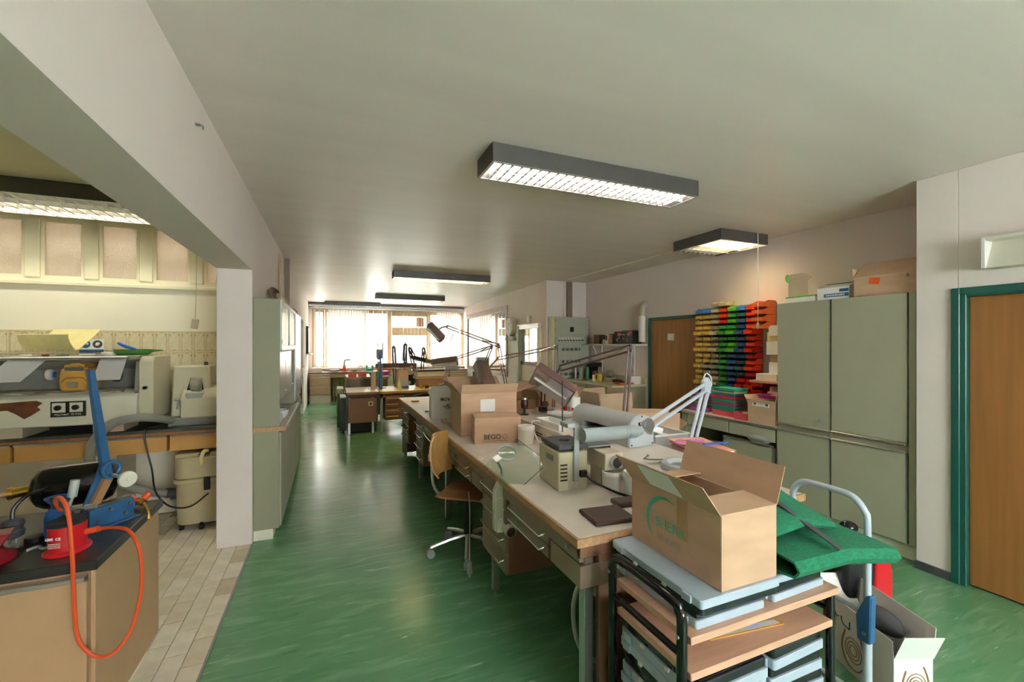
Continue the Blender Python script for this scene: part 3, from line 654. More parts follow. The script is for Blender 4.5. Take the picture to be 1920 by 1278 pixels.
# things on the polishing machine
ZT = ZC+.632
t = thing('suction_hood_cover', 'yellowed curved plastic hood lying on the polishing machine', 'cover', (-2.12, 4.82, ZT), -.42)
add('curved_shell', MB().sheet(lambda u, v: (-.2+v*.42, -.12+.15*(1-math.cos(u*2.4))+.02*u, .01+.16*max(0, 1-u*2.2)+.21*max(0, u-.35)/.65), 14, 4, .006), 'cream_plastic', t)
add('rim', MB().tube([(-.2, -.115, .17), (.22, -.115, .17)], .006, 8), 'cream_plastic', t)
for (x, y, r, h, m, lb, nm) in ((-2.22, 4.63, .035, .012, 'white_plastic', 'flat white disc on the polishing machine edge', 'disc'), (-2.1, 4.62, .022, .012, 'dark_red', 'small dark red pad among the discs', 'cap'), (-2.0, 4.63, .04, .01, 'green_machine', 'flat dark green disc on the machine top', 'disc'), (-1.86, 4.66, .05, .014, 'offwhite', 'flat off-white rubber ring near the machine middle', 'ring'), (-1.72, 4.68, .055, .028, 'white_plastic', 'white round plastic lid on the machine top', 'lid')):
    one(('rubber_disc', 'red_pad', 'green_disc', 'rubber_ring', 'round_container')[('disc', 'cap', 'x', 'ring', 'lid').index(nm)], MB().lathe([(r*.9, 0), (r, .003), (r, h-.003), (r*.92, h)], 20), m, lb, nm, (x, y, ZT))
t = thing('plaster_bowl', 'flat green rubber mixing bowl on the polishing machine', 'bowl', (-1.57, 4.70, ZT), 0)
add('bowl', MB().lathe([(.10, 0), (.125, .02), (.13, .05), (.122, .05), (.11, .02), (.09, .012)], 26), 'green_dish', t)
add('spout', MB().prism([(.1, .02), (.2, .035), (.2, .045), (.1, .05)], 'y', -.03, .03), 'green_dish', t)
one('brush_handle', MB().tube([(-.07, 0, .095), (-.02, 0, .065), (.05, 0, .04)], [.011, .014, .008], 8, 3), 'bright_blue', 'bright blue plastic brush handle resting in the green bowl', 'brush', (-1.6, 4.69, ZT+.01))
# safety sign on tiles
t = thing('safety_sign', 'white sign with round goggles and mask symbols over a blue band', 'sign', (-1.99, LY-.017, 1.58))
add('plate', B(-.085, .085, 0, .003, -.06, .06), 'white_paper', t); add('band', B(-.085, .085, -.001, 0, -.058, -.03), 'blue_steel', t)
for x, m in ((-.042, 'blue_steel'), (.042, 'charcoal')):
    add('symbol', MB().cyl((x, 0, .018), (x, -.0012, .018), .035, n=24), m, t)
add('goggles', MB().cyl((-.054, -.0012, .022), (-.054, -.0022, .022), .01, n=12).cyl((-.03, -.0012, .022), (-.03, -.0022, .022), .01, n=12).box(-.06, -.024, -.0022, -.0012, .024, .03), 'white_paper', t)
add('mask', MB().prism([(.025, .01), (.04, .002), (.055, .015), (.06, .03), (.042, .036), (.03, .03)], 'y', -.0022, -.0012), 'white_paper', t)
# sandblaster / trimmer
t = thing('model_trimmer', 'grey beige plaster model trimmer with grinding wheel on the counter', 'machine', (-1.13, 4.66, ZC))
add('base', B(-.19, .24, 0, .34, .0, .07), 'hose_grey', t, bevel=.008)
add('tower', MB().prism([(-.19, .07), (.12, .07), (.1, .53), (-.17, .53)], 'y', .08, .34), 'enamel_cream', t, bevel=.012)
add('front_housing', MB().prism([(0.0, .07), (.12, .07), (.12, .36), (.04, .28), (0, .25)], 'x', -.1, .24), 'enamel_cream', t, bevel=.01)
add('wheel_recess', MB().prism([(-.07, .3), (.06, .3), (.04, .42), (-.04, .42)], 'y', .07, .082), 'black_matte', t)
add('grinding_wheel', MB().cyl((-.035, .075, .36), (.045, .075, .36), .06, n=20), 'dust', t, bevel=.004)
add('work_table', MB().prism([(-.06, .29), (.07, .29), (.06, .245), (-.05, .245)], 'y', -.015, .07), 'grey_plastic', t, bevel=.004)
add('tap', MB().cyl((-.12, .08, .23), (-.12, .03, .23), .012, n=10).cyl((-.15, .04, .235), (-.1, .04, .23), .016, n=10).tube([(-.12, .04, .22), (-.12, .04, .17), (-.13, .035, .15)], .008, 8), 'grey_plastic', t)
add('rear_knob', MB().cyl((.05, .2, .53), (.05, .2, .56), .016, n=10), 'dark_metal', t)
# hose, cable
hp = [(-1.29, 4.66, .93), (-1.37, 4.5, .98), (-1.47, 4.42, 1.0), (-1.6, 4.40, .965), (-1.70, 4.39, .86), (-1.74, 4.40, .7), (-1.68, 4.42, .53), (-1.52, 4.45, .44), (-1.38, 4.5, .36), (-1.29, 4.56, .32)]
t = thing('suction_hose', 'thick grey ribbed suction hose from trimmer down to vacuum cleaner', 'hose', (0, 0, 0))
m0 = MB().tube(hp, .034, 14, 14)
n = 14; k = len(m0.v)//n
for i in range(k):                      # ribs: every other ring drawn in a little
    if i % 2:
        c = sum((Vector(m0.v[i*n+j]) for j in range(n)), Vector())/n
        for j in range(n): m0.v[i*n+j] = tuple(c+(Vector(m0.v[i*n+j])-c)*.93)
add('hose_body', m0, 'hose_grey', t); add('end_cuff', MB().cyl((-1.30, 4.555, .325), (-1.24, 4.59, .31), .04, n=16), 'rubber', t)
one('black_cable', MB().tube([(-1.27, 4.72, .90), (-1.4, 4.6, .89), (-1.44, 4.54, .87), (-1.43, 4.53, .75), (-1.38, 4.5, .55), (-1.33, 4.42, .38), (-1.22, 4.36, .27), (-1.08, 4.35, .25), (-.96, 4.4, .33)], .007, 7, 6), 'black', 'thin black cable hanging over the counter edge beside the grey hose', 'cable')
# wet-dry vacuum cleaner
t = thing('vacuum_cleaner', 'beige wet vacuum cleaner on castors under the counter', 'vacuum cleaner', (-1.04, 4.66, 0), .05)
def rr(mb, hx, hy, r, z0, z1, k=1.0, n=6):
    pts = []
    for sx, sy, a0 in ((1, 1, 0), (-1, 1, 90), (-1, -1, 180), (1, -1, 270)):
        for i in range(n+1):
            a = math.radians(a0+90*i/n); pts.append((sx*(hx-r)+r*math.cos(a), sy*(hy-r)+r*math.sin(a)))
    m = len(pts); vs = [(x*q, y*q, z) for z, q in ((z0, k), (z1, 1)) for x, y in pts]
    return mb.add(vs, [(i, (i+1) % m, m+(i+1) % m, m+i) for i in range(m)] + [tuple(range(m-1, -1, -1)), tuple(range(m, 2*m))])
add('tank', rr(MB(), .2, .17, .1, .05, .40, .95), 'vac_tan', t); add('rim', rr(MB(), .215, .185, .1, .40, .44), 'vac_tan', t, bevel=.006)
add('motor_head', rr(MB(), .205, .175, .09, .44, .62, 1.02), 'vac_tan', t, bevel=.012)
add('handle', MB().prism([(-.2, .6), (-.03, .6), (-.03, .635), (-.02, .65), (-.2, .65)], 'y', -.12, .12).prism([(.04, .6), (.2, .6), (.2, .66), (.05, .65)], 'y', -.12, .12), 'vac_tan', t, bevel=.006)
add('hook', MB().tube([(0, -.16, .55), (0, -.17, .62), (.01, -.14, .66), (.03, -.1, .66)], .016, 8, 3), 'cream_plastic', t)
add('latch', MB().box(.02, .065, -.2, -.17, .34, .45), 'black', t, bevel=.005)
add('inlet', MB().cyl((-.18, -.05, .3), (-.24, -.06, .3), .045, n=16), 'rubber', t)
for x, y in ((-.15, -.12), (.0, -.17), (.15, -.12), (-.12, .13), (.12, .13)):
    add('castor', MB().cyl((x-.015, y, .027), (x+.015, y, .027), .027, n=14).cyl((x, y, .03), (x, y, .06), .012, n=8), 'black', t)
# hanging socket on a cord
t = thing('hanging_socket', 'small socket on a thin cord hanging from the side-room lamp', 'socket', (-1.16, 4.86, CH))
add('cord', MB().tube([(0, 0, 0), (.004, 0, -.5), (-.005, 0, -.93)], .004, 6, 4), 'beige_plastic', t)
add('socket_body', MB().bc((-.008, 0, -.98), (.05, .035, .09), (0, .15, 0)), 'beige_plastic', t, bevel=.004)
# ================================================================ left wall: shallow green cabinets
L = thing('glass_cabinet', 'shallow sage green cabinet with glass doors beside the white pier', 'cabinet', (-.578, 4.03, 0))
D = .2
add('plinth', B(0, .14, .01, 1.55, 0, .085), 'wall_cream', L)
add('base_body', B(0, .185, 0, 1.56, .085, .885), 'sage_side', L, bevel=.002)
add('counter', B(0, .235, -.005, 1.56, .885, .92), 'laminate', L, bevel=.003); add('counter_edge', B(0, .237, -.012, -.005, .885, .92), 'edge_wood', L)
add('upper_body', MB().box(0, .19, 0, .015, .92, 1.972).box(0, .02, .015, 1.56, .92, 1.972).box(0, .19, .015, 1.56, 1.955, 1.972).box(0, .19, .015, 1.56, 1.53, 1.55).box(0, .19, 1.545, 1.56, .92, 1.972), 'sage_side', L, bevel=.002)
add('open_shelf', B(.02, .15, .015, 1.545, 1.06, 1.075), 'sage_side', L)
for k in range(2):
    y0 = .02+k*.77; y1 = y0+.755
    d = add('glass_door', MB().box(.19, .205, y0, y1, 1.545, 1.585).box(.19, .205, y0, y1, 1.935, 1.97).box(.19, .205, y0, y0+.035, 1.585, 1.935).box(.19, .205, y1-.035, y1, 1.585, 1.935), 'white_metal', L, bevel=.002)
    add('glass_pane', B(.195, .2, y0+.035, y1-.035, 1.585, 1.935), 'glass', d); add('hinge', MB().box(.198, .21, y0-.006, y0+.012, 1.86, 1.9).box(.198, .21, y0-.006, y0+.012, 1.6, 1.64), 'alu', d)
    e = add('roller_door', B(.15, .165, y0, y1, 1.075, 1.53), 'alu', L, bevel=.002); add('knob', MB().cyl((.165, y1-.05, 1.15), (.185, y1-.05, 1.15), .01, n=10), 'alu', e)
    f = add('base_door', B(.185, .2, y0-.01, y1, .1, .87), 'sage', L, bevel=.002); add('lock', MB().cyl((.2, y1-.06, .8), (.208, y1-.06, .8), .012, n=10), 'alu', f)
L2 = thing('tall_cabinet', 'tall sage green cupboard next to the glass-door cabinet on the left wall', 'cabinet', (-.578, 5.61, 0))
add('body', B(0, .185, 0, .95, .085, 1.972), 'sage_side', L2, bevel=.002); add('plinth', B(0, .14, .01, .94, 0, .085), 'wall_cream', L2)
for y0, y1 in ((.005, .47), (.48, .945)):
    for z0, z1 in ((.1, .9), (.93, 1.965)):
        e = add('door', B(.185, .2, y0, y1, z0, z1), 'alu' if z0 > .5 else 'sage', L2, bevel=.002)
        add('handle', MB().tube([(.2, y1-.05, z0+.12 if z0 > .5 else z1-.16), (.23, y1-.05, z0+.12 if z0 > .5 else z1-.16), (.23, y1-.05, z0+.22 if z0 > .5 else z1-.06), (.2, y1-.05, z0+.22 if z0 > .5 else z1-.06)], .006, 8), 'alu', e)
one('plastic_bowl', MB().lathe([(.05, 0), (.075, .03), (.085, .075), (.08, .075), (.07, .032), (.04, .01)], 20), 'bag_clear', 'cloudy plastic bowl on the wall cabinet counter', 'bowl', (-.44, 4.5, .92))
one('blue_box', B(-.04, .04, -.05, .05, 0, .05), 'blue', 'small dark blue box on the wall cabinet counter', 'box', (-.45, 4.8, .92), bevel=.003)
for k, (y, h) in enumerate(((4.16, .09), (4.24, .11), (4.33, .07))):
    one('glass_jar', MB().lathe([(.022, 0), (.025, .004), (.025, h*.8), (.018, h*.9), (.018, h)], 14), 'clear_plastic', ('small clear jar at the near end of the wall cabinet counter', 'taller clear jar second on the wall cabinet counter', 'low clear jar third on the wall cabinet counter')[k], 'jar', (-.42, y, .92))
one('rolled_sheet', MB().sheet(lambda u, v: (.06*math.cos(u*4.2), v*.5, .09+.08*math.sin(u*4.2-.8)), 10, 2, .003), 'card_pale', 'curled pale sheet lying on top of the glass-door cabinet', 'sheet', (-.48, 4.75, 1.98))
one('flat_carton', B(-.06, .06, -.25, .25, 0, .05), 'card', 'flat brown carton on top of the tall green cupboard', 'box', (-.46, 6.0, 1.974), bevel=.003)
one('leaning_board', B(-.008, .008, -.05, .05, 0, .7), 'frame_tan', 'narrow tan board standing on the cupboard against the wall', 'board', (-.565, 5.9, 1.973))
one('wall_duct', B(-.03, .03, -.03, .03, -.62, 0), 'taupe', 'thin dark duct running down the left wall above the cupboard', 'duct', (-.55, 6.65, CH-.003))
one('rubber_wheel_ring', MB().tube([(0, .17*math.cos(a), .17*math.sin(a)) for a in [k*math.pi/8 for k in range(16)]], .018, 8, 2, True), 'rubber', 'black rubber wheel ring hanging beside the tall cupboard', 'tyre', (-.4, 6.745, .88))
t = thing('wall_shelf', 'small wooden shelf in the doorway recess of the left wall', 'shelf', (-.8, 10.2, 1.08))
add('board', B(.0, .26, -.6, .6, -.02, .02), 'edge_wood', t); add('bracket', B(0, .2, -.02, .02, -.15, -.02), 'white_metal', t)
one('orange_cup', MB().lathe([(.03, 0), (.04, .1), (.036, .1), (.02, .01)], 14), 'orange', 'orange cup on the small recess shelf', 'cup', (-.66, 9.9, 1.10))
t = thing('wall_screen', 'slim white wall unit with bright face near the far left corner', 'screen', (-.578, 12.4, 1.35))
add('body', B(0, .05, -.35, .35, 0, .7), 'charcoal', t, bevel=.006); add('face', B(.05, .058, -.32, .32, .04, .66), 'white_paper', t); add('ledge', B(0, .13, -.36, .36, -.03, 0), 'alu', t)
# ================================================================ the long double bench
BX = .905; ZB = .82; LX = 1.54; LX2 = 1.95; RX = 2.27; Y0, Y1 = 1.487, 6.42
N = thing('laboratory_bench', 'long laboratory bench with pale top and brown drawers facing the aisle', 'workbench', (0, 0, 0))
NR = thing('laboratory_bench', 'rear laboratory bench row behind the power duct, facing the cupboards', 'workbench', (0, 0, 0))
ND = thing('power_duct', 'raised cream power duct with sockets between the two bench rows', 'duct', (0, 0, 0))
add('tabletop', B(BX+.012, LX, Y0+.012, Y1, .785, ZB), 'laminate', N)
add('edge_strip', MB().box(BX, BX+.012, Y0, Y1, .783, ZB-.001).box(BX+.012, LX, Y0, Y0+.012, .783, ZB-.001), 'wood_edge_y', N, bevel=.002)
add('tabletop', B(LX2, RX, Y0+.012, Y1, .785, ZB), 'laminate', NR); add('edge_strip', MB().box(RX, RX+.012, Y0, Y1, .783, ZB-.001).box(LX2, RX, Y0, Y0+.012, .783, ZB-.001), 'wood_edge_y', NR, bevel=.002)
add('energy_duct', B(LX, LX2, Y0+.05, Y1-.1, 0, .925), 'offwhite', ND, bevel=.004)
add('duct_top', B(LX-.005, LX2+.005, Y0+.03, Y1-.08, .925, .95), 'laminate', ND, bevel=.003)
add('apron', B(BX+.02, BX+.04, Y0+.02, Y1-.02, .715, .785), 'taupe', N); add('apron', B(RX-.03, RX-.01, Y0+.02, Y1-.02, .7, .785), 'taupe', NR)
add('end_panel', B(BX+.115, LX-.002, Y0+.02, Y0+.045, .03, .785), 'brown', N, bevel=.002); add('end_rail', B(BX+.02, LX-.002, Y0+.01, Y0+.04, .735, .785), 'brown', N, bevel=.002)
add('end_panel', B(LX2+.002, RX-.03, Y0+.02, Y0+.045, .03, .785), 'brown', NR, bevel=.002); add('duct_end', B(LX, LX2, Y0+.02, Y0+.045, .03, .92), 'brown', ND, bevel=.002)
add('end_panel', B(BX+.05, LX-.002, Y1-.045, Y1-.02, .03, .785), 'brown', N); add('end_panel', B(LX2+.01, RX-.03, Y1-.045, Y1-.02, .03, .785), 'brown', NR)
for y in (1.535, 2.6, 3.83, 5.10, 6.24):
    for x in (BX+.07, RX-.08):
        l = add('leg', B(x-.022, x+.022, y-.022, y+.022, .03, .785), 'alu', N if x < 1.5 else NR, bevel=.003); add('foot', MB().cyl((x, y, 0), (x, y, .03), .02, n=12), 'chrome', l)
def uhandle(y0, y1, z, x=.0, out=.032, r=.0045):
    return MB().tube([(x, y0, z+.01), (x-out*.6, y0, z+.006), (x-out, y0+.004 if y1 > y0 else y0-.004, z), (x-out, y1-.004, z), (x-out*.6, y1, z+.006), (x, y1, z+.01)], r, 8)
FX = .93
def ped(y0, y1, z0, z1, nd, name='drawer_pedestal', depth=.5, open_x=0):
    body = add(name, B(FX+.015, FX+depth, y0, y1, z0, z1), 'brown', N, bevel=.003)
    h = (z1-z0)/nd
    for k in range(nd):
        za = z0+k*h+.003; zb = z0+(k+1)*h-.003
        d = add('drawer', B(FX-open_x, FX+.02, y0+.002, y1-.002, za, zb), 'taupe', N, bevel=.003)
        add('handle', uhandle(y0+.03, y1-.05, za+h*.55, FX-open_x), 'chrome', d)
ped(2.31, 2.73, .262, .755, 4); ped(4.74, 5.15, .255, .745, 4); ped(5.70, 6.16, .30, .745, 4)
ped(1.785, 2.26, .60, .725, 2, 'drawer_box', .45); ped(2.985, 3.35, .60, .725, 2, 'drawer_box', .45)
for y0, y1 in ((1.505, 1.765), (2.745, 2.965), (3.45, 3.8)):
    add('flap_front', B(FX, FX+.35, y0, y1, .605, .70), 'taupe', N, bevel=.003)
ga = add('pull_tray', B(FX-.005, FX+.4, 3.93, 4.64, .645, .71), 'sage_side', N, bevel=.003)
add('tray_handle', MB().tube([(FX, 4.55, .69), (FX-.04, 4.5, .675), (FX-.045, 4.1, .66), (FX-.01, 4.0, .655)], .007, 8, 3), 'chrome', ga); add('tray_knob', MB().cyl((FX, 4.02, .67), (FX-.035, 4.02, .665), .016, n=12), 'black', ga)
for y in (1.60, 2.80, 4.05): add('lock', MB().cyl((BX+.022, y, .745), (BX+.012, y, .745), .011, n=12), 'steel', N)
add('drain_pipe', MB().tube([(FX+.1, 1.62, .62), (FX+.06, 1.66, .45), (FX+.07, 1.62, .28), (FX+.18, 1.56, .2)], .011, 8, 4), 'grey_plastic', N)
# sockets along the duct
for y in (2.78, 2.93): 
    s = add('socket', B(LX-.018, LX, y-.062, y+.062, .835, .918), 'beige_plastic', ND, bevel=.006)
    add('socket_well', MB().cyl((LX-.020, y, .877), (LX-.012, y, .877), .032, n=18), 'offwhite', s)
add('louvre_slot', MB().box(LX-.004, LX, 3.05, 3.17, .88, .89).box(LX-.004, LX, 3.05, 3.17, .86, .87), 'dark_brown', ND)
one('mains_plug', MB().cyl((-.0, 0, 0), (-.045, 0, -.005), .021, .016, n=14).tube([(-.04, 0, -.005), (-.06, .02, -.02), (-.04, .12, .0), (-.03, .22, .09), (.01, .2, .105), (.05, .2, .085)], .005, 7, 4), 'white_plastic', 'white mains plug with white cord in the duct socket', 'plug', (LX-.02, 2.93, .877))
one('grey_plug', MB().cyl((0, 0, 0), (-.03, 0, 0), .022, .018, n=14).tube([(-.025, 0, -.0), (-.028, 0, -.03), (-.02, -.03, -.052), (-.05, -.2, -.053), (-.12, -.35, -.053)], .005, 7, 4), 'hose_grey', 'grey mains plug with dark cord in the nearer duct socket', 'plug', (LX-.02, 2.78, .877))
# ---------------------------------------------------------------- objects on the front worktop
def carton(name, label, loc, rz, sx, sy, sz, flaps, mat='card', inner='card_dark', t=.004, fl=None, cat='box', group=None):
    """open or closed carton; flaps: side -> (angle from closed in degrees, length)"""
    T = thing(name, label, cat, loc, rz, group); hx, hy = sx/2, sy/2
    add('carton_body', MB().box(-hx, hx, -hy, -hy+t, 0, sz).box(-hx, hx, hy-t, hy, 0, sz).box(-hx, -hx+t, -hy+t, hy-t, 0, sz).box(hx-t, hx, -hy+t, hy-t, 0, sz).box(-hx+t, hx-t, -hy+t, hy-t, 0, t), mat, T, bevel=.0015)
    for s, (a, l) in flaps.items():
        a = math.radians(a); c, q = math.cos(a)*l, math.sin(a)*l
        # closed flap (angle 0) points inward; 90 stands up; 180+ hangs outward
        if s == '-y': f = lambda u, v: (-hx+u*sx, -hy+c*v, sz+q*v)
        elif s == '+y': f = lambda u, v: (hx-u*sx, hy-c*v, sz+q*v)
        elif s == '-x': f = lambda u, v: (-hx+c*v, hy-u*sy, sz+q*v)
        else: f = lambda u, v: (hx-c*v, -hy+u*sy, sz+q*v)
        add('flap', MB().sheet(f, 1, 1, -.003), mat, T)
    return T
b = carton('cardboard_box', 'brown cardboard box with BEGO print on the bench', (1.235, 3.29, ZB), -.2, .365, .23, .2, {'-y': (3, .112), '+y': (2, .112), '-x': (262, .05), '+x': (0, .1)})
text('BEGO', .052, 'charcoal', b, face_M((-.045, -.1155, .05), (1, 0, 0), (0, 0, 1)), bold=.0012)
add('underline', B(-.125, .075, -.1162, -.1152, .019, .0215), 'charcoal', b)
add('round_emblem', MB().tube([(.055+.018*math.cos(a), -.1155, .05+.018*math.sin(a)) for a in [k*math.pi/8 for k in range(16)]], .0016, 5, 1, True).box(.042, .068, -.1162, -.1152, .049, .051), 'charcoal', b)
add('side_flap', MB().prism([(-.12, .0), (.02, .06), (.035, .12), (.035, .19), (-.12, .19)], 'x', -.186, -.183), 'card', b)
b = carton('cardboard_box', 'large open brown carton with white label behind the BEGO box', (1.27, 3.72, ZB), -.05, .5, .42, .36, {'-y': (118, .09), '+y': (150, .2), '-x': (130, .12), '+x': (165, .2)})
add('label', B(-.08, .05, -.2125, -.21, .2, .305), 'white_paper', b)
b = carton('white_carton', 'white carton with upside-down ROM lettering behind the large brown carton', (1.09, 4.53, ZB), -.1, .25, .2, .235, {'-y': (85, .11), '+y': (150, .1), '-x': (120, .08), '+x': (100, .1)}, mat='white_paper')
text('ROM', .045, 'charcoal', b, face_M((.02, -.1015, .205), (-1, 0, 0), (0, 0, -1)), bold=.001)
rnd = random.Random(2); sq = MB()
for i in range(7):
    for k in range(5):
        if rnd.random() < .6: x = .0+i*.011; z = .1+k*.011; sq.box(x, x+.008, -.102, -.1005, z, z+.008)
add('printed_pattern', sq, 'charcoal', b)
one('paper_tray_flap', MB().sheet(lambda u, v: (u*.16, -.03+v*.1+.02*math.sin(u*5), .01+.035*(1-u)*abs(math.sin(v*5))), 8, 6, .003), 'card_pale', 'torn flattened carton piece beside the white carton', 'carton', (.99, 4.1, ZB+.006))
one('cardboard_strip', B(-.12, .12, -.02, .02, 0, .012), 'pinkish', 'greyish cardboard strip on the far bench end', 'strip', (1.12, 5.0, ZB), .3)
one('wrapped_parcel', MB().sph((0, 0, .035), (.09, .07, .035), 14, 8), 'card_pale', 'crumpled beige paper parcel near the white carton', 'parcel', (1.12, 4.8, ZB))
one('sponge', B(-.05, .05, -.035, .035, 0, .02), 'amber', 'small yellow sponge at the far bench corner', 'sponge', (1.05, 5.9, ZB), bevel=.006)
one('paper_bag', MB().sph((0, 0, .06), (.07, .06, .06), 12, 8), 'cream_plastic', 'pale yellow paper bag at the far end of the bench', 'bag', (1.32, 5.75, ZB))
t = thing('plaster_tub', 'stained white lidded plastic tub beside the BEGO box', 'tub', (1.405, 3.07, ZB))
add('tub_body', MB().lathe([(.058, 0), (.062, .004), (.064, .12), (.06, .125)], 26), 'offwhite', t); add('lid', MB().lathe([(.066, .112), (.068, .115), (.068, .14), (.064, .145), (.055, .142)], 26), 'white_plastic', t)
# chairs ------------------------------------------------------------
def office_chair(name, label, loc, rz, wood=True, group=None):
    T = thing(name, label, 'chair', loc, rz, group); sm = 'seat_wood' if wood else 'black_matte'; bm_ = 'plywood' if wood else 'black_matte'
    th = .012 if wood else .05
    # +y = the way the chair faces
    seat = MB().sheet(lambda u, v: (.2*(u-.5)*2*(1-.12*abs(2*v-1)**3), -.2+.4*v, .46+.012*(2*u-1)**2-.02*max(0, v-.8)*4), 10, 8, th)
    add('seat', seat, sm, T)
    add('backrest', MB().sheet(lambda u, v: (.18*(u-.5)*2*(1-.25*abs(2*v-1)**4), -.24-.04*v-.03*math.sin(math.pi*v)+.05*(2*u-1)**2, (.58 if wood else .62)+(.32 if wood else .27)*v), 10, 8, th), bm_, T)
    add('back_arm', MB().tube([(0, -.05, .42), (0, -.2, .40), (0, -.29, .5), (0, -.30, .75)], .013, 8, 4), 'alu', T)
    add('clamp', B(-.04, .04, -.32, -.29, .68, .74), 'alu', T, bevel=.006)
    add('mechanism', MB().box(-.05, .05, -.12, .1, .40, .445), 'dark_metal', T, bevel=.006); add('tilt_knob', MB().cyl((.05, -.06, .42), (.11, -.06, .42), .028, n=14), 'charcoal', T, bevel=.004)
    add('column', MB().cyl((0, 0, .12), (0, 0, .40), .026, n=14).cyl((0, 0, .1), (0, 0, .2), .035, n=14), 'black', T)
    for k in range(5):
        a = 2*math.pi*k/5+.3; c, s = math.cos(a), math.sin(a)
        l = add('base_leg', MB().tube([(0, 0, .13), (.15*c, .15*s, .11), (.29*c, .29*s, .075)], [.022, .018, .014], 8, 2), 'alu', T)
        add('castor', MB().cyl((.29*c-.02*s, .29*s+.02*c, .03), (.29*c+.02*s, .29*s-.02*c, .03), .03, n=16).cyl((.29*c, .29*s, .03), (.29*c, .29*s, .08), .01, n=8), 'grey_plastic', l)
    return T
office_chair('swivel_chair', 'wooden swivel chair with curved plywood back at the bench', (.98, 3.22, 0), -2.2)
pg = one('hanging_plug', MB().tube([(.0, .03, .60), (0, 0, .5), (0, 0, .14)], .005, 6, 3).cyl((0, 0, .14), (0, 0, .06), .014, .02, n=12).cyl((0, 0, .06), (0, 0, .035), .01, n=10), 'hose_grey', 'grey cord with a plug hanging beside the wooden chair', 'plug', (.86, 2.79, 0))
# glass shield with loupe clamped to the bench edge -----------------
t = thing('grinding_shield', 'grey bench-edge work shield with tilted glass and magnifier', 'shield', (.93, 2.38, .66))
add('holder', MB().prism([(-.05, -.16), (.04, -.17), (.055, .02), (.03, .05), (.05, .12), (.03, .16), (-.02, .14), (-.05, .08)], 'y', -.03, .03), 'enamel', t, bevel=.012, seg=2)
add('clamp_arm', MB().box(.02, .16, -.05, .05, -.03, .10), 'cool_grey', t, bevel=.004)
add('wood_peg', MB().prism([(.05, .10), (.2, .10), (.2, .125), (.16, .14), (.05, .135)], 'y', -.13, -.04), 'edge_wood', t, bevel=.004)
add('suction_port', MB().cyl((.02, -.035, -.13), (.02, -.1, -.135), .034, n=20), 'enamel', t); add('port_hole', MB().cyl((.02, -.1, -.135), (.02, -.103, -.135), .027, n=18), 'silver_in', t)
Mg = Matrix.Translation((.03, -.04, .24)) @ Euler((.42, -.5, .2)).to_matrix().to_4x4()
add('glass_shield', MB().box(-.11, .16, -.17, .1, -.003, .003, Mg), 'glass_green', t); add('glass_edge', MB().box(-.11, .16, -.1712, -.17, -.003, .003, Mg).box(.16, .1612, -.17, .1, -.003, .003, Mg).box(-.1112, -.11, -.17, .1, -.003, .003, Mg), 'teal', t)
Ml = Matrix.Translation((.04, .02, .29)) @ Euler((.55, -.3, .3)).to_matrix().to_4x4()
ring = MB().tube([Ml @ Vector((.055*math.cos(a), .055*math.sin(a), 0)) for a in [k*math.pi/10 for k in range(20)]], .007, 8, 1, True)
add('loupe_ring', ring, 'grey_plastic', t); add('loupe_lens', MB().lathe([(.0, -.006), (.03, -.004), (.053, 0), (.03, .005), (0, .007)], 20, M=Ml), 'glass', t)
add('loupe_arm', MB().box(-.1, -.05, -.02, .02, -.006, .006, Ml), 'white_plastic', t, bevel=.003); add('loupe_post', MB().tube([Ml @ Vector((-.09, 0, 0)), (-.0, .0, .2), (.0, 0, .13)], .007, 8, 2), 'chrome', t)
# olive light-curing / heating unit ---------------------------------
t = thing('wax_heater', 'olive metal bench unit with black tray and upright grey bracket', 'machine', (1.2, 2.13, ZB), -.07)
add('body', MB().box(-.085, .085, -.13, .14, .0, .205), 'olive_metal', t, bevel=.005)
add('side_vent', MB().box(-.0875, -.084, -.06, .03, .145, .175), 'steel', t)
for k in range(5): add('vent_slot', B(-.075, -.035, -.1325, -.129, .055+k*.02, .063+k*.02), 'black', t)
add('rating_plate', B(-.03, .03, -.1325, -.129, .01, .05), 'alu', t)
add('top_tray', MB().box(-.08, .1, -.12, .12, .215, .24), 'charcoal', t, bevel=.004); add('tray_foot', B(-.06, .06, -.1, .1, .203, .217), 'dark_metal', t)
add('tray_hole', MB().lathe([(.03, .239), (.03, .2415), (.0, .2415)], 18, (.01, .0, 0)), 'black_gloss', t)
add('side_plate', B(.1, .295, -.05, .16, .2, .206), 'steel', t); add('plate_support', B(.283, .295, -.04, .15, .0, .2), 'olive_metal', t)
add('bracket', MB().box(-.0, .03, -.145, -.13, .05, .36).box(-.04, .03, -.145, -.05, .335, .36), 'grey_plastic', t, bevel=.003)
add('rod', MB().cyl((-.03, -.06, .3), (-.03, -.06, .58), .0035, n=8), 'dark_metal', t)
add('power_inlet', MB().box(.035, .075, -.15, -.129, .07, .105), 'black', t, bevel=.003)
add('power_cord', MB().tube([(.055, -.15, .087), (.1, -.2, .05), (.2, -.3, .01), (.3, -.42, .009)], .006, 7, 5), 'black', t)
t = thing('motor_unit', 'beige box with round metal outlet beside the olive unit', 'machine', (1.42, 2.02, ZB), -.07)
add('body', B(-.06, .05, -.08, .12, .10, .19), 'beige_plastic', t, bevel=.004); add('stand', B(-.05, .0, -.02, .1, 0, .10), 'olive_metal', t, bevel=.003)
add('outlet', MB().cyl((.0, -.08, .145), (.0, -.105, .145), .034, n=22), 'alu', t); add('outlet_bore', MB().cyl((0, -.105, .145), (0, -.1065, .145), .028, n=20), 'dark_metal', t)
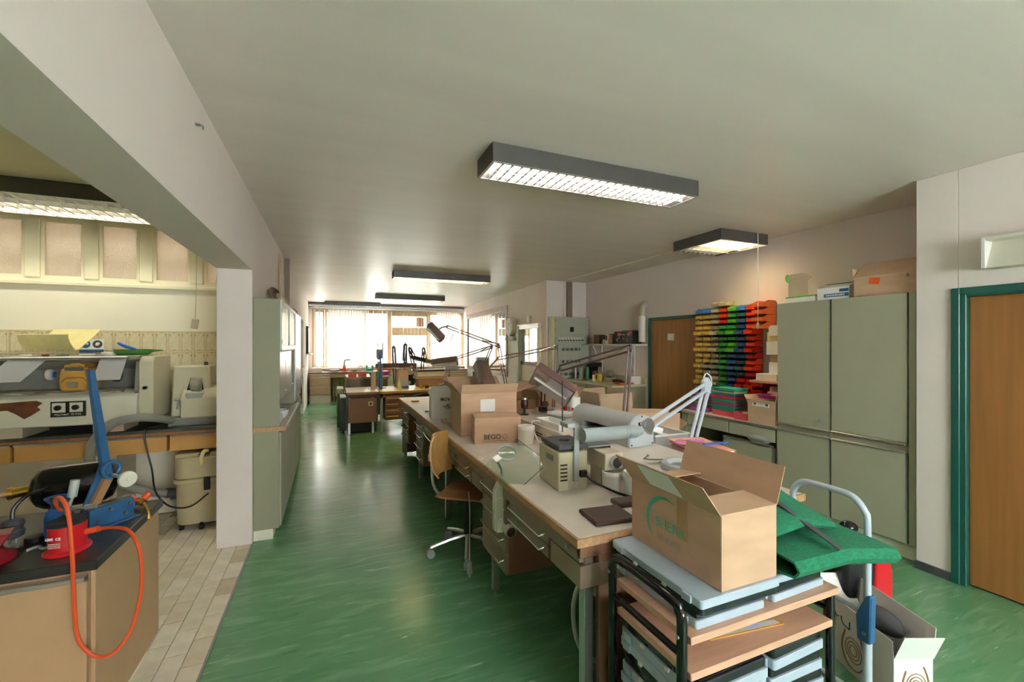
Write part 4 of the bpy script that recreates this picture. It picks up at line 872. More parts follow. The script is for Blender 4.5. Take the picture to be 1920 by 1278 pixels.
for k, (x, y, r, h, lb) in enumerate(((1.385, 1.93, .05, .1, 'white plastic beaker next to the olive unit'), (1.457, 1.83, .058, .115, 'larger white plastic tub closest to the open carton'), (1.47, 1.97, .05, .105, 'white plastic tub at the back of the tub group'))):
    if k < 2: one('white_tub', MB().lathe([(r*.88, 0), (r*.92, .004), (r, h-.02), (r*1.03, h-.018), (r*1.03, h), (r*.95, h+.003), (r*.9, h-.01)], 24), 'white_plastic', lb, 'tub', (x, y, ZB))
one('tablet_scale', B(-.10, .10, -.085, .085, 0, .018), 'dark_brown', 'flat dark brown plate lying on the near bench end', 'plate', (1.15, 1.635, ZB), -.1, bevel=.005)
one('brown_case', B(-.06, .06, -.04, .04, 0, .025), 'dark_brown', 'small dark brown case behind the flat brown plate', 'case', (1.32, 1.73, ZB), -.1, bevel=.007)
# ================================================================ duct-top objects
ZD = .95
t = thing('polishing_lathe', 'grey rounded bench machine with white end plate on the power duct', 'machine', (1.80, 2.52, ZD), .06)
# local: y from -.31 (near end) to .31
arch = [(-.1, 0), (.1, 0), (.1, .13)] + [(.1*math.cos(a), .13+.07*math.sin(a)) for a in [k*math.pi/10 for k in range(1, 10)]] + [(-.1, .13)]
add('end_plate', MB().prism(arch, 'y', -.31, -.29), 'cool_grey', t, bevel=.004)
add('hood', MB().prism([(x*.985, z) for x, z in [(.1, .1), (.1, .13)] + [(.1*math.cos(a), .13+.068*math.sin(a)) for a in [k*math.pi/10 for k in range(1, 10)]] + [(-.1, .13), (-.1, .1)]], 'y', -.29, .32), 'grey_plastic', t)
add('base', MB().prism([(-.098, 0), (.098, 0), (.098, .05), (-.098, .05)], 'y', -.29, .32), 'grey_plastic', t, bevel=.004); add('back_wall', B(.06, .098, -.29, .32, .05, .1), 'grey_plastic', t); add('far_block', B(-.098, .06, .2, .32, .05, .1), 'grey_plastic', t)
add('near_block', B(-.098, .06, -.29, -.16, .05, .1), 'grey_plastic', t)
b = add('badge', B(-.03, .035, -.313, -.309, .135, .155), 'black', t); add('badge_band', B(-.03, .035, -.3132, -.3095, .125, .135), 'orange', t); text('BEGO', .015, 'white_paper', t, face_M((.002, -.3135, .145), (1, 0, 0), (0, 0, 1)), bold=.0003)
for x, z in ((-.085, .015), (.085, .015), (0, .19)): add('screw', MB().cyl((x, -.31, z), (x, -.313, z), .005, n=8), 'dark_metal', t)
# stack of books, tray, mug etc.
rnd = random.Random(8); z = ZD+.012
one('white_tray', MB().box(-.07, .07, -.19, .19, 0, .012).box(-.07, -.06, -.19, .19, .012, .045).box(.06, .07, -.19, .19, .012, .045).box(-.06, .06, -.19, -.18, .012, .045).box(-.06, .06, .18, .19, .012, .045), 'white_plastic', 'long shallow white tray on the front edge of the duct', 'tray', (1.63, 3.03, ZD), .03, bevel=.002)
zs = ZD
for k, (w, d, h, m, lb) in enumerate(((.15, .21, .022, 'white_paper', 'bottom white book in the duct stack'), (.15, .21, .018, 'white_paper', 'second white book in the duct stack'), (.15, .2, .016, 'card_pale', 'third, pinkish-edged book in the duct stack'), (.15, .21, .02, 'white_paper', 'top book of the duct stack with a printed cover'))):
    T = thing('book', lb, 'book', (1.80, 3.2, zs), .25+.06*k)
    add('pages', B(-w/2+.004, w/2-.004, -d/2+.004, d/2-.004, .003, h-.003), m, T); add('cover', MB().box(-w/2, w/2, -d/2, d/2, 0, .003).box(-w/2, w/2, -d/2, d/2, h-.003, h).box(-w/2, -w/2+.003, -d/2, d/2, .003, h-.003), 'grey_plastic' if k < 3 else 'white_paper', T)
    zs += h
t = thing('enamel_mug', 'tall white canister with red and blue marks behind the books', 'canister', (2.06, 3.45, ZB))
add('body', MB().lathe([(.058, 0), (.06, .003), (.06, .29), (.057, .295), (.05, .295), (.05, .28)], 24), 'white_plastic', t)
add('red_mark', MB().bc((-.04, -.046, .19), (.02, .004, .025), (0, 0, -.7)), 'red', t); add('blue_mark', MB().bc((-.04, -.046, .13), (.018, .004, .015), (0, 0, -.7)), 'bright_blue', t)
add('side_lettering', MB().bc((-.057, -.018, .16), (.004, .012, .1), (0, 0, -.3)), 'charcoal', t)
one('small_cup', MB().lathe([(.022, 0), (.03, .06), (.027, .06), (.018, .005)], 16), 'white_plastic', 'small white cup beside the tall canister', 'cup', (1.90, 3.48, ZD))
t = thing('dark_lamp_bulb', 'dark brown round-headed stand by the BEGO box', 'stand', (1.64, 3.62, ZD))
add('base', MB().lathe([(.04, 0), (.04, .006), (.012, .012), (.01, .05)], 18), 'lamp_dark', t); add('head', MB().lathe([(.012, .05), (.03, .065), (.036, .1), (.03, .14), (.022, .15)], 18), 'lamp_dark', t); add('cap', MB().lathe([(.03, .13), (.028, .155), (.015, .162)], 16), 'alu', t)
one('clear_bag', MB().sph((0, 0, .06), (.12, .1, .06), 14, 8), 'film', 'crumpled clear plastic bag behind the books on the rear worktop', 'bag', (2.1, 3.2, ZB))
one('green_packet', B(-.03, .03, -.05, .05, 0, .13), 'turq', 'small turquoise packet behind the books', 'packet', (1.98, 3.08, ZB), bevel=.003)
one('pink_packet', B(-.06, .06, -.02, .02, 0, .14), 'pinkish', 'pale pink packet standing behind the purple lamp', 'packet', (2.04, 3.85, ZB), .1, bevel=.004)
one('red_funnel', MB().lathe([(.02, 0), (.06, .09), (.057, .09), (.015, .004)], 18), 'red', 'small red funnel behind the purple lamp', 'funnel', (2.12, 3.7, ZB+.13), .0)
one('funnel_box', B(-.08, .08, -.08, .08, 0, .13), 'grey_plastic', 'grey plastic box carrying the red funnel', 'box', (2.12, 3.7, ZB), bevel=.006)
one('chain', MB().tube([(1.66+.045*math.cos(k*.55)*(1 if k % 2 else .8)+k*.002, 2.02-k*.011, ZD+.004) for k in range(14)], .003, 6, 3), 'steel', 'thin tangled steel chain lying on the duct top', 'chain')
t = thing('ring_magnifier', 'pale grey ring magnifier lying flat on the duct top', 'magnifier', (1.70, 1.73, ZD))
add('ring', MB().lathe([(.07, 0), (.115, .0), (.12, .012), (.115, .03), (.09, .034), (.075, .026), (.07, .02)], 32), 'cool_grey', t); add('lens', MB().lathe([(.0, .012), (.05, .014), (.07, .018), (.05, .024), (0, .028)], 24), 'glass', t)
add('cord', MB().tube([(-.08, -.09, .02), (-.14, -.1, .03), (-.18, -.13, -.02), (-.2, -.15, -.1)], .005, 7, 4), 'charcoal', t)
# rear worktop: paper stack, folders, plastic box
zz = ZB
for k in range(6):
    one('paper_stack', B(-.15, .15, -.105, .105, 0, .02), 'white_paper', ('lowest ream of white paper on the rear worktop', 'second ream of white paper from the bottom', 'third ream of white paper from the bottom', 'fourth ream of white paper from the bottom', 'fifth ream of white paper from the bottom', 'top ream of white paper under the peach folders')[k], 'paper', (2.12+.006*rnd.uniform(-1, 1), 2.02, zz), 1.4+.08*rnd.uniform(-1, 1), bevel=.002); zz += .0202
for k in range(2):
    T = thing('folder', ('lower peach paper folder on the paper stack', 'upper peach paper folder on the paper stack')[k], 'folder', (2.1, 2.01, zz), 1.25+.1*k)
    add('back_sheet', B(-.17, .17, -.12, .12, 0, .002), 'peach', T); add('sheets', B(-.16, .16, -.11, .11, .002, .012), 'white_paper', T); add('front_sheet', MB().sheet(lambda u, v: (-.17+.34*u, -.12+.24*v, .0135+.008*u*u), 4, 2, .002), 'peach', T); zz += .024
one('pink_sleeve', MB().sheet(lambda u, v: (.12*(2*u-1)*(1-.3*(2*v-1)**2), .05*(2*v-1), .004+.006*math.sin(u*6)), 10, 4, .002), 'pink_film', 'glossy pink plastic sleeve on the peach folders', 'sleeve', (2.06, 2.06, zz+.002), .2)
one('blue_ruler', B(-.09, .09, -.012, .012, 0, .008), 'bright_blue', 'blue plastic pen lying on the peach folders', 'pen', (2.17, 1.96, zz+.0), -.1, bevel=.002)
t = thing('plastic_crate', 'translucent white plastic crate full of white packets', 'crate', (2.12, 2.46, ZB), 0.0)
for q in (B(-.14, .14, -.19, -.185, 0, .17), B(-.14, .14, .185, .19, 0, .17), B(-.14, -.135, -.185, .185, 0, .17), B(.135, .14, -.185, .185, 0, .17)): add('side_wall', q, 'clear_plastic', t)
add('bottom', B(-.135, .135, -.185, .185, 0, .005), 'clear_plastic', t); add('rim', MB().tube([(-.145, -.195, .17), (.145, -.195, .17), (.145, .195, .17), (-.145, .195, .17)], .006, 6, 1, True), 'white_plastic', t)
for k, (x, y, z, a, b_) in enumerate(((-.05, -.1, .09, .3, .2), (.05, -.02, .12, -.4, .5), (-.04, .08, .1, .5, -.3), (.06, .12, .13, .2, .3), (0, 0, .17, -.3, .6))):
    o = one('white_packet', MB().bc((0, 0, 0), (.09, .13, .045)), 'white_paper', ('white packet at the near left of the plastic crate', 'white packet in the middle of the plastic crate', 'white packet at the far left of the plastic crate', 'white packet at the far right of the plastic crate', 'topmost white packet sticking out of the plastic crate')[k], 'packet', (2.12+x, 2.46+y, ZB+z), rot=(a*.6, b_*.6, a), bevel=.003)
# cardboard flaps behind, on the far side of the bench
b = carton('cardboard_box', 'long open carton with barcode behind the grey machine', (2.62, 3.22, .56), -.5, .62, .34, .28, {'-y': (95, .16), '+y': (100, .14), '-x': (140, .1), '+x': (130, .1)}, mat='card')
add('barcode', MB().prism([(0, 0), (.004, 0), (.004, .05), (0, .05)], 'y', -.1745, -.1705), 'charcoal', b)
bc = MB()
for k in range(11): bc.box(.12+k*.008, .1235+k*.008+(k % 3)*.0015, -.178, -.1715, .2, .25)
add('barcode', bc, 'charcoal', b)
t = thing('side_table', 'low side table carrying the long open carton behind the bench', 'table', (2.66, 3.25, 0), -.5)
add('table_top', B(-.36, .36, -.2, .2, .53, .56), 'laminate', t, bevel=.003)
for x in (-.32, .32):
    for y in (-.16, .16): add('leg', B(x-.015, x+.015, y-.015, y+.015, 0, .53), 'alu', t)
b = carton('cardboard_box', 'pale open carton with handwriting behind the purple lamp', (2.28, 4.35, ZB), .12, .5, .4, .2, {'-y': (80, .13), '+y': (110, .16), '-x': (120, .1), '+x': (140, .14)}, mat='card')
b = carton('cardboard_box', 'shallow brown carton holding a lamp head in front of the pale carton', (1.72, 4.05, ZD), .05, .34, .3, .1, {'-y': (160, .05), '+y': (100, .05)}, mat='card_dark')
carton('cardboard_box', 'tall carton seen behind the barcode carton near the counter', (3.18, 4.6, 0), .1, .5, .5, .82, {'-y': (85, .18), '+y': (95, .2), '-x': (100, .2), '+x': (100, .2)}, mat='card_pale')
# ---------------------------------------------------------------- articulated lamps
def bars(mb, a, b, gap, r, up):
    a, b, up = Vector(a), Vector(b), Vector(up); d = (b-a).normalized(); n = (up-d*up.dot(d)).normalized()*gap/2
    mb.cyl(a+n, b+n, r, n=8).cyl(a-n, b-n, r, n=8); return mb
def arm_lamp(label, base, elbow, wrist, head_c, head_rot, size=(.1, .34, .06), mat='lamp_brown', gap=.03, r=.006, bz=.05, head=True, bmat=None, inner='silver_in', axes=None):
    T = thing('desk_lamp', label, 'lamp', base); o = Vector(base); bm2 = bmat or mat
    e = Vector(elbow)-o; w = Vector(wrist)-o
    add('clamp_base', MB().cyl((0, 0, 0), (0, 0, .02), .035, n=14).cyl((0, 0, .02), (0, 0, bz), .013, n=10), bm2, T, bevel=.002)
    add('lower_arm', bars(MB(), (0, 0, bz), e, gap, r, (1, .2, 0)), bm2, T); add('upper_arm', bars(MB(), e, w, gap, r, (0, 0, 1)), bm2, T)
    add('elbow_joint', MB().bc(e, (.022, .022, .06), (0, 0, .5)).cyl(e-Vector((.02, .02, 0)), e+Vector((.02, .02, 0)), .013, n=10), bm2, T, bevel=.003)
    s0 = e.lerp(w, .3); add('spring', MB().cyl(e+Vector((0, 0, .02)), s0+Vector((0, 0, -.01)), .006, n=8), 'chrome', T)
    k0 = e*.25+Vector((0, 0, bz))*.75; add('spring', MB().cyl((0, 0, bz), k0+Vector((.01, .01, .0)), .006, n=8), 'chrome', T)
    hc = Vector(head_c)-o
    add('wrist_joint', MB().tube([w, w.lerp(hc, .5)+Vector((0, 0, .02)), hc], .009, 8, 3).sph(w, .016, 8, 6), bm2, T)
    if head:
        M_ = Matrix.Translation(hc) @ Euler(head_rot).to_matrix().to_4x4(); sx, sy, sz = size
        if axes:     # long axis and the way the open underside looks
            yv = Vector(axes[0]).normalized(); zv = -Vector(axes[1]); zv = (zv-yv*zv.dot(yv)).normalized(); xv = yv.cross(zv)
            M_ = Matrix(((xv.x, yv.x, zv.x, hc.x), (xv.y, yv.y, zv.y, hc.y), (xv.z, yv.z, zv.z, hc.z), (0, 0, 0, 1)))
        hd = MB(); hd.prism([(-sx/2, -sz/2), (sx/2, -sz/2), (sx/2, sz*.2), (sx*.3, sz/2), (-sx*.3, sz/2), (-sx/2, sz*.2)], 'y', -sy/2, sy/2, M_)
        h = add('lamp_head', hd, mat, T, bevel=.006); add('reflector', MB().box(-sx*.44, sx*.44, -sy*.47, sy*.47, -sz*.56, -sz*.5, M_), inner, h)
        add('tube', MB().cyl(M_ @ Vector((0, -sy*.42, -sz*.62)), M_ @ Vector((0, sy*.42, -sz*.62)), .008, n=8), 'white_plastic', h)
    add('cord', MB().tube([w, w+Vector((.03, .0, -.09)), w+Vector((.06, .02, -.17)), w+Vector((.08, .03, -.08))], .004, 6, 4), 'beige_plastic', T)
    return T
arm_lamp('tall brown desk lamp reaching left with a square head in front of the window', (1.80, 4.4, ZD), (1.724, 4.5, 1.579), (1.288, 5.1, 1.808), (1.18, 5.2, 1.746), (.5, .5, .6), (.14, .24, .08), axes=((.45, -.3, -.55), (-.7, -.1, -.45)))
arm_lamp('brown desk lamp with long flat head angled over the far worktop', (1.66, 5.2, ZD), (1.897, 5.2, 1.563), (1.515, 5.6, 1.405), (1.385, 5.6, 1.365), (.35, -.25, 1.2), (.15, .34, .09), axes=((.9, -.4, .12), (.1, -.5, -.8)))
arm_lamp('brown desk lamp whose head rests in the large carton', (2.14, 4.0, ZB), (2.178, 4.0, 1.569), (1.597, 4.2, 1.448), (1.34, 3.85, 1.30), (.55, -.5, -.5), (.15, .42, .10), axes=((-.05, -.4, -.2), (-.35, .25, -.9)))
arm_lamp('plum desk lamp with big hooded head and chrome front edge', (2.2, 2.9, ZB), (2.268, 2.9, 1.567), (1.861, 3.35, 1.386), (1.835, 3.42, 1.242), (.5, .35, .75), (.24, .40, .11), 'lamp_plum', .045, .009, bmat='lamp_dark', axes=((.28, -.2, -.22), (-.75, -.45, -.5)))
# short brown stem lamp standing in front of the plum lamp
t = thing('lamp_stem', 'short dark brown lamp stem with knob in front of the plum lamp', 'lamp', (1.88, 3.72, ZD))
add('foot', MB().box(-.035, .035, -.03, .03, 0, .05), 'lamp_dark', t, bevel=.006); add('lower_arm', bars(MB(), (0, 0, .05), (.03, .05, .3), .035, .008, (1, 0, 0)), 'lamp_dark', t); add('clamp_knob', MB().cyl((0, -.03, .08), (0, -.06, .08), .03, n=8), 'lamp_dark', t)
# light grey lamp with long half-round shade
o = Vector((2.2, 2.19, ZB))
T = thing('desk_lamp', 'light grey articulated lamp with long cylindrical shade over the olive unit', 'lamp', o)
el = Vector((2.248, 2.1, 1.325))-o; wr = Vector((1.635, 1.94, 1.14))-o
add('clamp_base', MB().cyl((0, 0, 0), (0, 0, .03), .03, n=14).cyl((0, 0, .03), (0, 0, .07), .014, n=10), 'lamp_grey', T)
add('lower_arm', bars(MB(), (0, 0, .07), el, .04, .011, (1, -.2, 0)), 'lamp_grey', T); add('upper_arm', bars(MB(), el, wr, .045, .011, (0, 0, 1)), 'lamp_grey', T)
Mj = Matrix.Translation(el) @ Matrix.Rotation(.25, 4, 'Z')
add('elbow_joint', MB().prism([(-.04, -.03), (.02, -.05), (.04, .02), (.0, .06), (-.04, .04)], 'y', -.016, .016, Mj), 'lamp_grey', T, bevel=.004)
add('elbow_loop', MB().tube([el+Vector((-.03, 0, .05)), el+Vector((0, 0, .085)), el+Vector((.04, 0, .05)), el+Vector((.04, 0, 0))], .004, 6, 4), 'white_plastic', T)
Mj = Matrix.Translation(wr) @ Matrix.Rotation(.25, 4, 'Z')
add('wrist_joint', MB().prism([(-.05, -.0), (.02, -.05), (.05, .0), (.02, .045), (-.03, .03)], 'y', -.015, .015, Mj).cyl(wr+Vector((-.03, 0, 0)), wr+Vector((-.05, -.01, -.015)), .016, n=12), 'steel', T, bevel=.003)
a = wr+Vector((-.05, -.012, -.02)); b_ = Vector((1.205, 1.93, 1.125))-o; d = (b_-a).normalized()
sh = add('lamp_shade', MB().cyl(a+d*.05, b_, .036, n=22).cyl(a, a+d*.05, .02, .036, n=22), 'shade_grey', T); add('shade_rim', MB().cyl(a+d*.10, a+d*.104, .0368, n=22).cyl(a+d*.12, a+d*.124, .0368, n=22), 'steel', sh)
# ================================================================ trolley with model cases
T = thing('tool_trolley', 'black tubular trolley with beech shelves in the right foreground', 'trolley', (0, 0, 0))
TX0, TX1, TY0, TY1 = 1.01, 1.735, 1.04, 1.40
add('side_frame', MB().tube([(TX0, TY0, .05), (TX0, TY0, .6), (TX0, TY0, .73), (TX0, TY0+.012, .765), (TX0, TY0+.05, .783), (TX0, TY1-.05, .783), (TX0, TY1-.012, .765), (TX0, TY1, .73), (TX0, TY1, .6), (TX0, TY1, .05)], .0165, 12, 4).cyl((TX0, TY0, .63), (TX0, TY1, .63), .012, n=10), 'black_gloss', T)
add('side_frame', MB().tube([(TX1, TY0, .05), (TX1, TY0, .66), (TX1, TY1, .66), (TX1, TY1, .05)], .0165, 12).cyl((TX1, TY0, .6), (TX1, TY1, .6), .01, n=10), 'black_gloss', T)
for z, ov in ((.665, .02), (.553, .0), (.10, 0)): add('shelf', B(TX0+.018, TX1-.018+ov*2, TY0-.02, TY1-.005, z, z+.024), 'beech', T, bevel=.002)
for x in (TX0, TX1):
    for y in (TY0, TY1): add('castor', MB().cyl((x, y-.012, .03), (x, y+.012, .03), .03, n=14), 'black', T)
for y_, z_ in ((TY0, .69), (TY1, .72)): add('bolt', MB().cyl((TX0-.014, y_, z_), (TX0-.02, y_, z_), .006, n=8), 'steel', T)
def model_case(label, x0, x1, y0, y1, z, h, rz=0, flip=False):
    cx, cy = (x0+x1)/2, (y0+y1)/2; hx, hy = (x1-x0)/2, (y1-y0)/2
    C_ = thing('model_case', label, 'case', (cx, cy, z), rz, 'flat grey and black plastic cases on the trolley')
    g0, g1, b0, b1 = (0, h*.52, h*.52, h) if not flip else (h*.48, h, 0, h*.48)
    add('tray', rr(MB(), hx, hy, .012, g0, g1, 1.0), 'case_grey', C_, bevel=.003)
    lid = add('lid', rr(MB(), hx-.006, hy-.006, .012, b0, b1, 1.0), 'case_black', C_, bevel=.004)
    if not flip: add('lid_ridge', MB().tube([(-hx*.88, -hy*.9, h+.001), (hx*.88, -hy*.9, h+.001), (hx*.88, hy*.9, h+.001), (-hx*.88, hy*.9, h+.001)], .003, 6, 1, True), 'case_black', lid)
    for y in (-.75, .75): add('hinge_lug', B(-hx-.008, -hx+.002, y*hy-.02, y*hy+.02, g0+.002, g1-.002), 'case_grey', C_, bevel=.002)
    for y in (-.3, .35): add('catch', MB().box(-hx-.006, -hx+.002, y*hy-.008, y*hy+.008, h*.42, h*.62), 'white_plastic', C_)
    return C_
zt = .6892
model_case('grey based case directly under the open SHERA carton stack', 1.07, 1.385, 1.04, 1.465, zt, .055)
model_case('upturned pale grey case carrying the SHERA carton', 1.06, 1.42, 1.01, 1.475, zt+.0555, .056, 0, True)
model_case('lower case under the green felt on the top shelf', 1.43, 1.72, 1.05, 1.40, zt, .05, .03); model_case('upper case directly beneath the green felt', 1.44, 1.72, 1.06, 1.41, zt+.0505, .05, -.02)
for k in range(6): model_case(('bottom', 'second', 'third', 'fourth', 'fifth', 'top')[k] + ' case in the left stack on the lower trolley shelf', 1.045+.006*(k % 2), 1.375, 1.03-.006*(k % 3), 1.40, .1245+k*.068, .067, .02*((k % 3)-1), k % 2 == 0)
for k in range(6): model_case(('bottom', 'second', 'third', 'fourth', 'fifth', 'top')[k] + ' case in the right stack on the lower trolley shelf', 1.415, 1.695+.008*(k % 2), 1.04, 1.40, .1245+k*.067, .066, .04*((k % 3)-1))
t = thing('blister_pack', 'slim clear blister pack with tools on the middle trolley shelf', 'package', (1.37, 1.12, .5775), -.12)
add('card', B(-.16, .16, -.028, .028, 0, .003), 'amber', t); add('blister', MB().prism([(-.15, .003), (.15, .003), (.12, .022), (-.05, .022), (-.14, .008)], 'y', -.022, .022), 'film', t); add('tool', MB().cyl((-.1, 0, .009), (.06, 0, .01), .006, n=8).box(.06, .13, -.012, .012, .004, .018), 'steel', t); add('grip', B(.02, .06, -.012, .012, .004, .018), 'bright_blue', t)
# SHERA carton
b = carton('cardboard_box', 'open brown carton with green SHERA print on the trolley', (1.287, 1.247, zt+.112), 0, .258, .45, .245, {'-y': (4, .13), '+y': (8, .12), '-x': (128, .13), '+x': (108, .135)})
Mf = face_M((-.1305, .02, .13), (0, -1, 0), (0, 0, 1))
text('SHERA', .052, 'turq', b, Mf @ Matrix.Translation((.015, -.012, 0)), bold=-.0004)
arc = MB(); N_ = 22
for k in range(N_):
    pass
pts = [(math.radians(70+ -10 + 165*k/N_)) for k in range(N_+1)]
vs = []
for k, a in enumerate(pts):
    w_ = .003+.014*math.sin(math.pi*k/N_); r_ = .098
    for q in (r_, r_-w_): vs.append(Mf @ Vector((-.012+q*math.cos(a), -.005+q*math.sin(a), .0008)))
arc.add(vs, [(2*k, 2*k+1, 2*k+3, 2*k+2) for k in range(N_)])
add('green_arc', arc, 'turq', b); print_rows(b, 'bin_grey', Mf @ Matrix.Translation((.01, -.052, 0)), .12, 1, .024, .03, 4, 'faded_print')
add('tape', MB().box(-.1305, -.1292, -.08, -.03, .1, .245), 'tape', b); add('label', MB().sheet(lambda u, v: (-.129-math.cos(math.radians(52))*(.01+.11*v)-.004, .1-.17*u, .245+math.sin(math.radians(52))*(.01+.11*v)), 1, 1, .001), 'white_paper', b)
# green felt, folded twice
pth = [(1.39, .797), (1.2, .797), (1.04, .795), (1.0, .80), (.985, .82), (1.0, .842), (1.06, .848), (1.2, .855), (1.30, .862), (1.33, .875), (1.30, .889), (1.2, .885), (1.12, .888), (1.1, .9), (1.12, .915), (1.2, .935), (1.3, .965), (1.4, 1.005)]
Q = []
for i in range(len(pth)-1):
    for k in range(3): f_ = k/3; Q.append((pth[i][0]*(1-f_)+pth[i+1][0]*f_, pth[i][1]*(1-f_)+pth[i+1][1]*f_))
Q.append(pth[-1])
def felt(u, v):
    i = min(int(round(u*(len(Q)-1))), len(Q)-1); y, z = Q[i]; up = max(0, min(1, (u-.55)*6))
    x = 1.47+.0*up+v*(.56-.2*up)
    return (x, y-.02*v, z-.09*max(0, v-.5)*(1-.6*up)-.012*math.sin(v*4+u*3)*up)
one('green_felt', MB().sheet(felt, len(Q)-1, 10, .008), 'felt', 'folded green felt mat draped over the trolley cases', 'mat')
one('black_edging', MB().bc((1.66, 1.17, .955), (.035, .44, .006), (.42, .12, .16)), 'charcoal', 'flat black edging strip lying across the green felt', 'strip', bevel=.002)
# folding hand truck
H = thing('hand_truck', 'grey blue folding hand truck with hoop handle behind the trolley', 'hand truck', (2.06, 1.24, 0))
add('hoop', MB().tube([(0, -.15, .5), (0, -.15, .84), (0, -.14, .9), (0, -.10, .945), (0, -.04, .955), (0, .08, .955), (0, .13, .94), (0, .16, .9), (0, .165, .84), (0, .165, .5)], .014, 12, 4), 'lamp_grey', H)
for y in (-.15, .165):
    j = add('joint', MB().prism([(-.02, .36), (.03, .36), (.035, .46), (-.005, .56), (-.025, .56)], 'x', -.02, .02, Matrix.Translation((0, y, 0))), 'blue_steel', H, bevel=.006); add('joint_pin', MB().cyl((-.022, y, .4), (-.027, y, .4), .008, n=10), 'steel', j)
    add('lower_tube', MB().cyl((0, y, .05), (.0, y, .4), .017, n=12), 'lamp_grey', H)
    add('wheel', MB().cyl((.05, y-.015, .07), (.05, y+.015, .07), .07, n=20), 'rubber', H, bevel=.006)
add('cross_bar', MB().cyl((0, -.15, .48), (0, .165, .48), .01, n=10), 'lamp_grey', H); add('cross_bar', MB().cyl((0, -.15, .12), (0, .165, .12), .01, n=10), 'lamp_grey', H); add('axle', MB().cyl((.05, -.17, .07), (.05, .19, .07), .008, n=8), 'steel', H); add('toe_plate', B(-.02, .03, -.17, .19, .01, .03), 'steel', H)
# white carton with flame emblem, contents, red-black canister
FW = Vector((.3863, .9224, 0)); RT = Vector((.9224, -.3863, 0)); cc_ = Vector((2.24, 1.085, 0))+RT*.085+FW*.2
b = carton('white_carton', 'open white carton with ring flame emblem behind the hand truck', cc_, -.3966, .17, .4, .245, {'-y': (112, .13), '+y': (120, .14), '-x': (92, .07), '+x': (95, .13)}, mat='white_paper', inner='card')
def flame(M_, k, nm='emblem'):
    mb = MB()
    for q in (.016, .027, .038):
        n_ = 18; mb.tube([M_ @ Vector((q*math.cos(a)*k, q*math.sin(a)*k*1.15, .0008)) for a in [2*math.pi*i/n_ for i in range(n_)]], .0018*k, 5, 1, True)
    mb.tube([M_ @ Vector(p) for p in ((-.04*k, .055*k, .0008), (-.055*k, -.01*k, .0008), (-.03*k, -.06*k, .0008), (.02*k, -.065*k, .0008), (.05*k, -.02*k, .0008), (.045*k, .03*k, .0008), (.03*k, .07*k, .0008))], .003*k, 5, 4)
    return mb
add('emblem', flame(face_M((-.0855, .02, .12), (0, -1, 0), (0, 0, 1)), 1.3), 'card_dark', b); add('emblem', flame(face_M((.01, -.2005, .13), (1, 0, 0), (0, 0, 1)), 1.1), 'card_dark', b)
text('Das', .1, 'black', b, face_M((-.0855, .11, .24), (0, 1, 0), (0, 0, -1)), name='handwriting', bold=-.0015)
for k, (x, y, m) in enumerate(((-.02, .0, 'black_gloss'), (.02, .1, 'charcoal'), (-.03, -.1, 'black'))):
    p = cc_+RT*x+FW*y
    one('bottle', MB().lathe([(.035, 0), (.038, .004), (.038, .15), (.018, .2), (.018, .235), (.014, .24)], 16), m, ('black glossy bottle in the middle of the white carton', 'grey bottle at the far side of the white carton', 'black bottle at the near side of the white carton')[k], 'bottle', (p.x, p.y, .0055))
pb = cc_+RT*.02-FW*.02
one('dark_bag', MB().sph((0, 0, .05), (.055, .11, .05), 12, 8), 'charcoal', 'dark crumpled plastic bag lying on the bottles in the white carton', 'bag', (pb.x, pb.y, .246), -.3966)
t = thing('red_canister', 'red and black canister with round cap behind the white carton', 'canister', (2.64, 1.46, 0), -.3966)
add('body', rr(MB(), .12, .09, .03, 0, .5), 'black', t, bevel=.008); add('side_shell', MB().prism([(.02, .02), (.128, .02), (.128, .4), (.1, .52), (.04, .52)], 'y', -.1, .1), 'red', t, bevel=.008); add('cap', MB().cyl((-.02, 0, .52), (-.03, 0, .57), .02, n=12).sph((-.03, 0, .6), (.045, .04, .032), 14, 8), 'black_gloss', t)
# ================================================================ right side: tall green cupboards
def tall(label, y0, y1, filler=0):
    T = thing('tall_cupboard', label, 'cupboard', (0, 0, 0))
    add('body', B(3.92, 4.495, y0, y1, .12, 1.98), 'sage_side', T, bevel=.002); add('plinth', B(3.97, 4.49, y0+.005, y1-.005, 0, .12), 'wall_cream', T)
    ya = y0+filler
    if filler: add('filler_strip', B(3.905, 3.922, y0, ya-.006, .125, 1.98), 'sage', T, bevel=.002)
    u = add('upper_door', B(3.9, 3.92, ya+.004, y1-.006, .872, 1.978), 'sage', T, bevel=.002); add('handle_strip', B(3.885, 3.915, ya+.004, y1-.006, .852, .870), 'alu', u, bevel=.003)
    add('edge_strip', MB().box(3.898, 3.92, ya, ya+.004, .872, 1.978), 'alu', u)
    l = add('lower_door', B(3.895, 3.92, ya+.004, y1-.006, .135, .79), 'sage', T, bevel=.002); add('handle_strip', B(3.88, 3.915, ya+.004, y1-.006, .792, .808), 'alu', l, bevel=.003); add('edge_strip', MB().box(3.893, 3.92, ya-.002, ya+.004, .135, .79), 'alu', l)
    return T, u
T, u = tall('sage green tall cupboard next to the white pier', 1.757, 2.335, .05)
T, u = tall('sage green tall cupboard beside the colourful bins', 2.339, 2.812)
add('knob', MB().cyl((3.9, 2.43, .93), (3.88, 2.43, .93), .012, .014, n=14), 'alu', u)
ZT2 = 1.981
b = carton('cardboard_box', 'big brown carton with red sticker on top of the cupboard by the pier', (4.12, 1.98, ZT2), .03, .36, .41, .155, {'-x': (40, .19), '+x': (30, .19), '-y': (120, .08), '+y': (100, .08)})
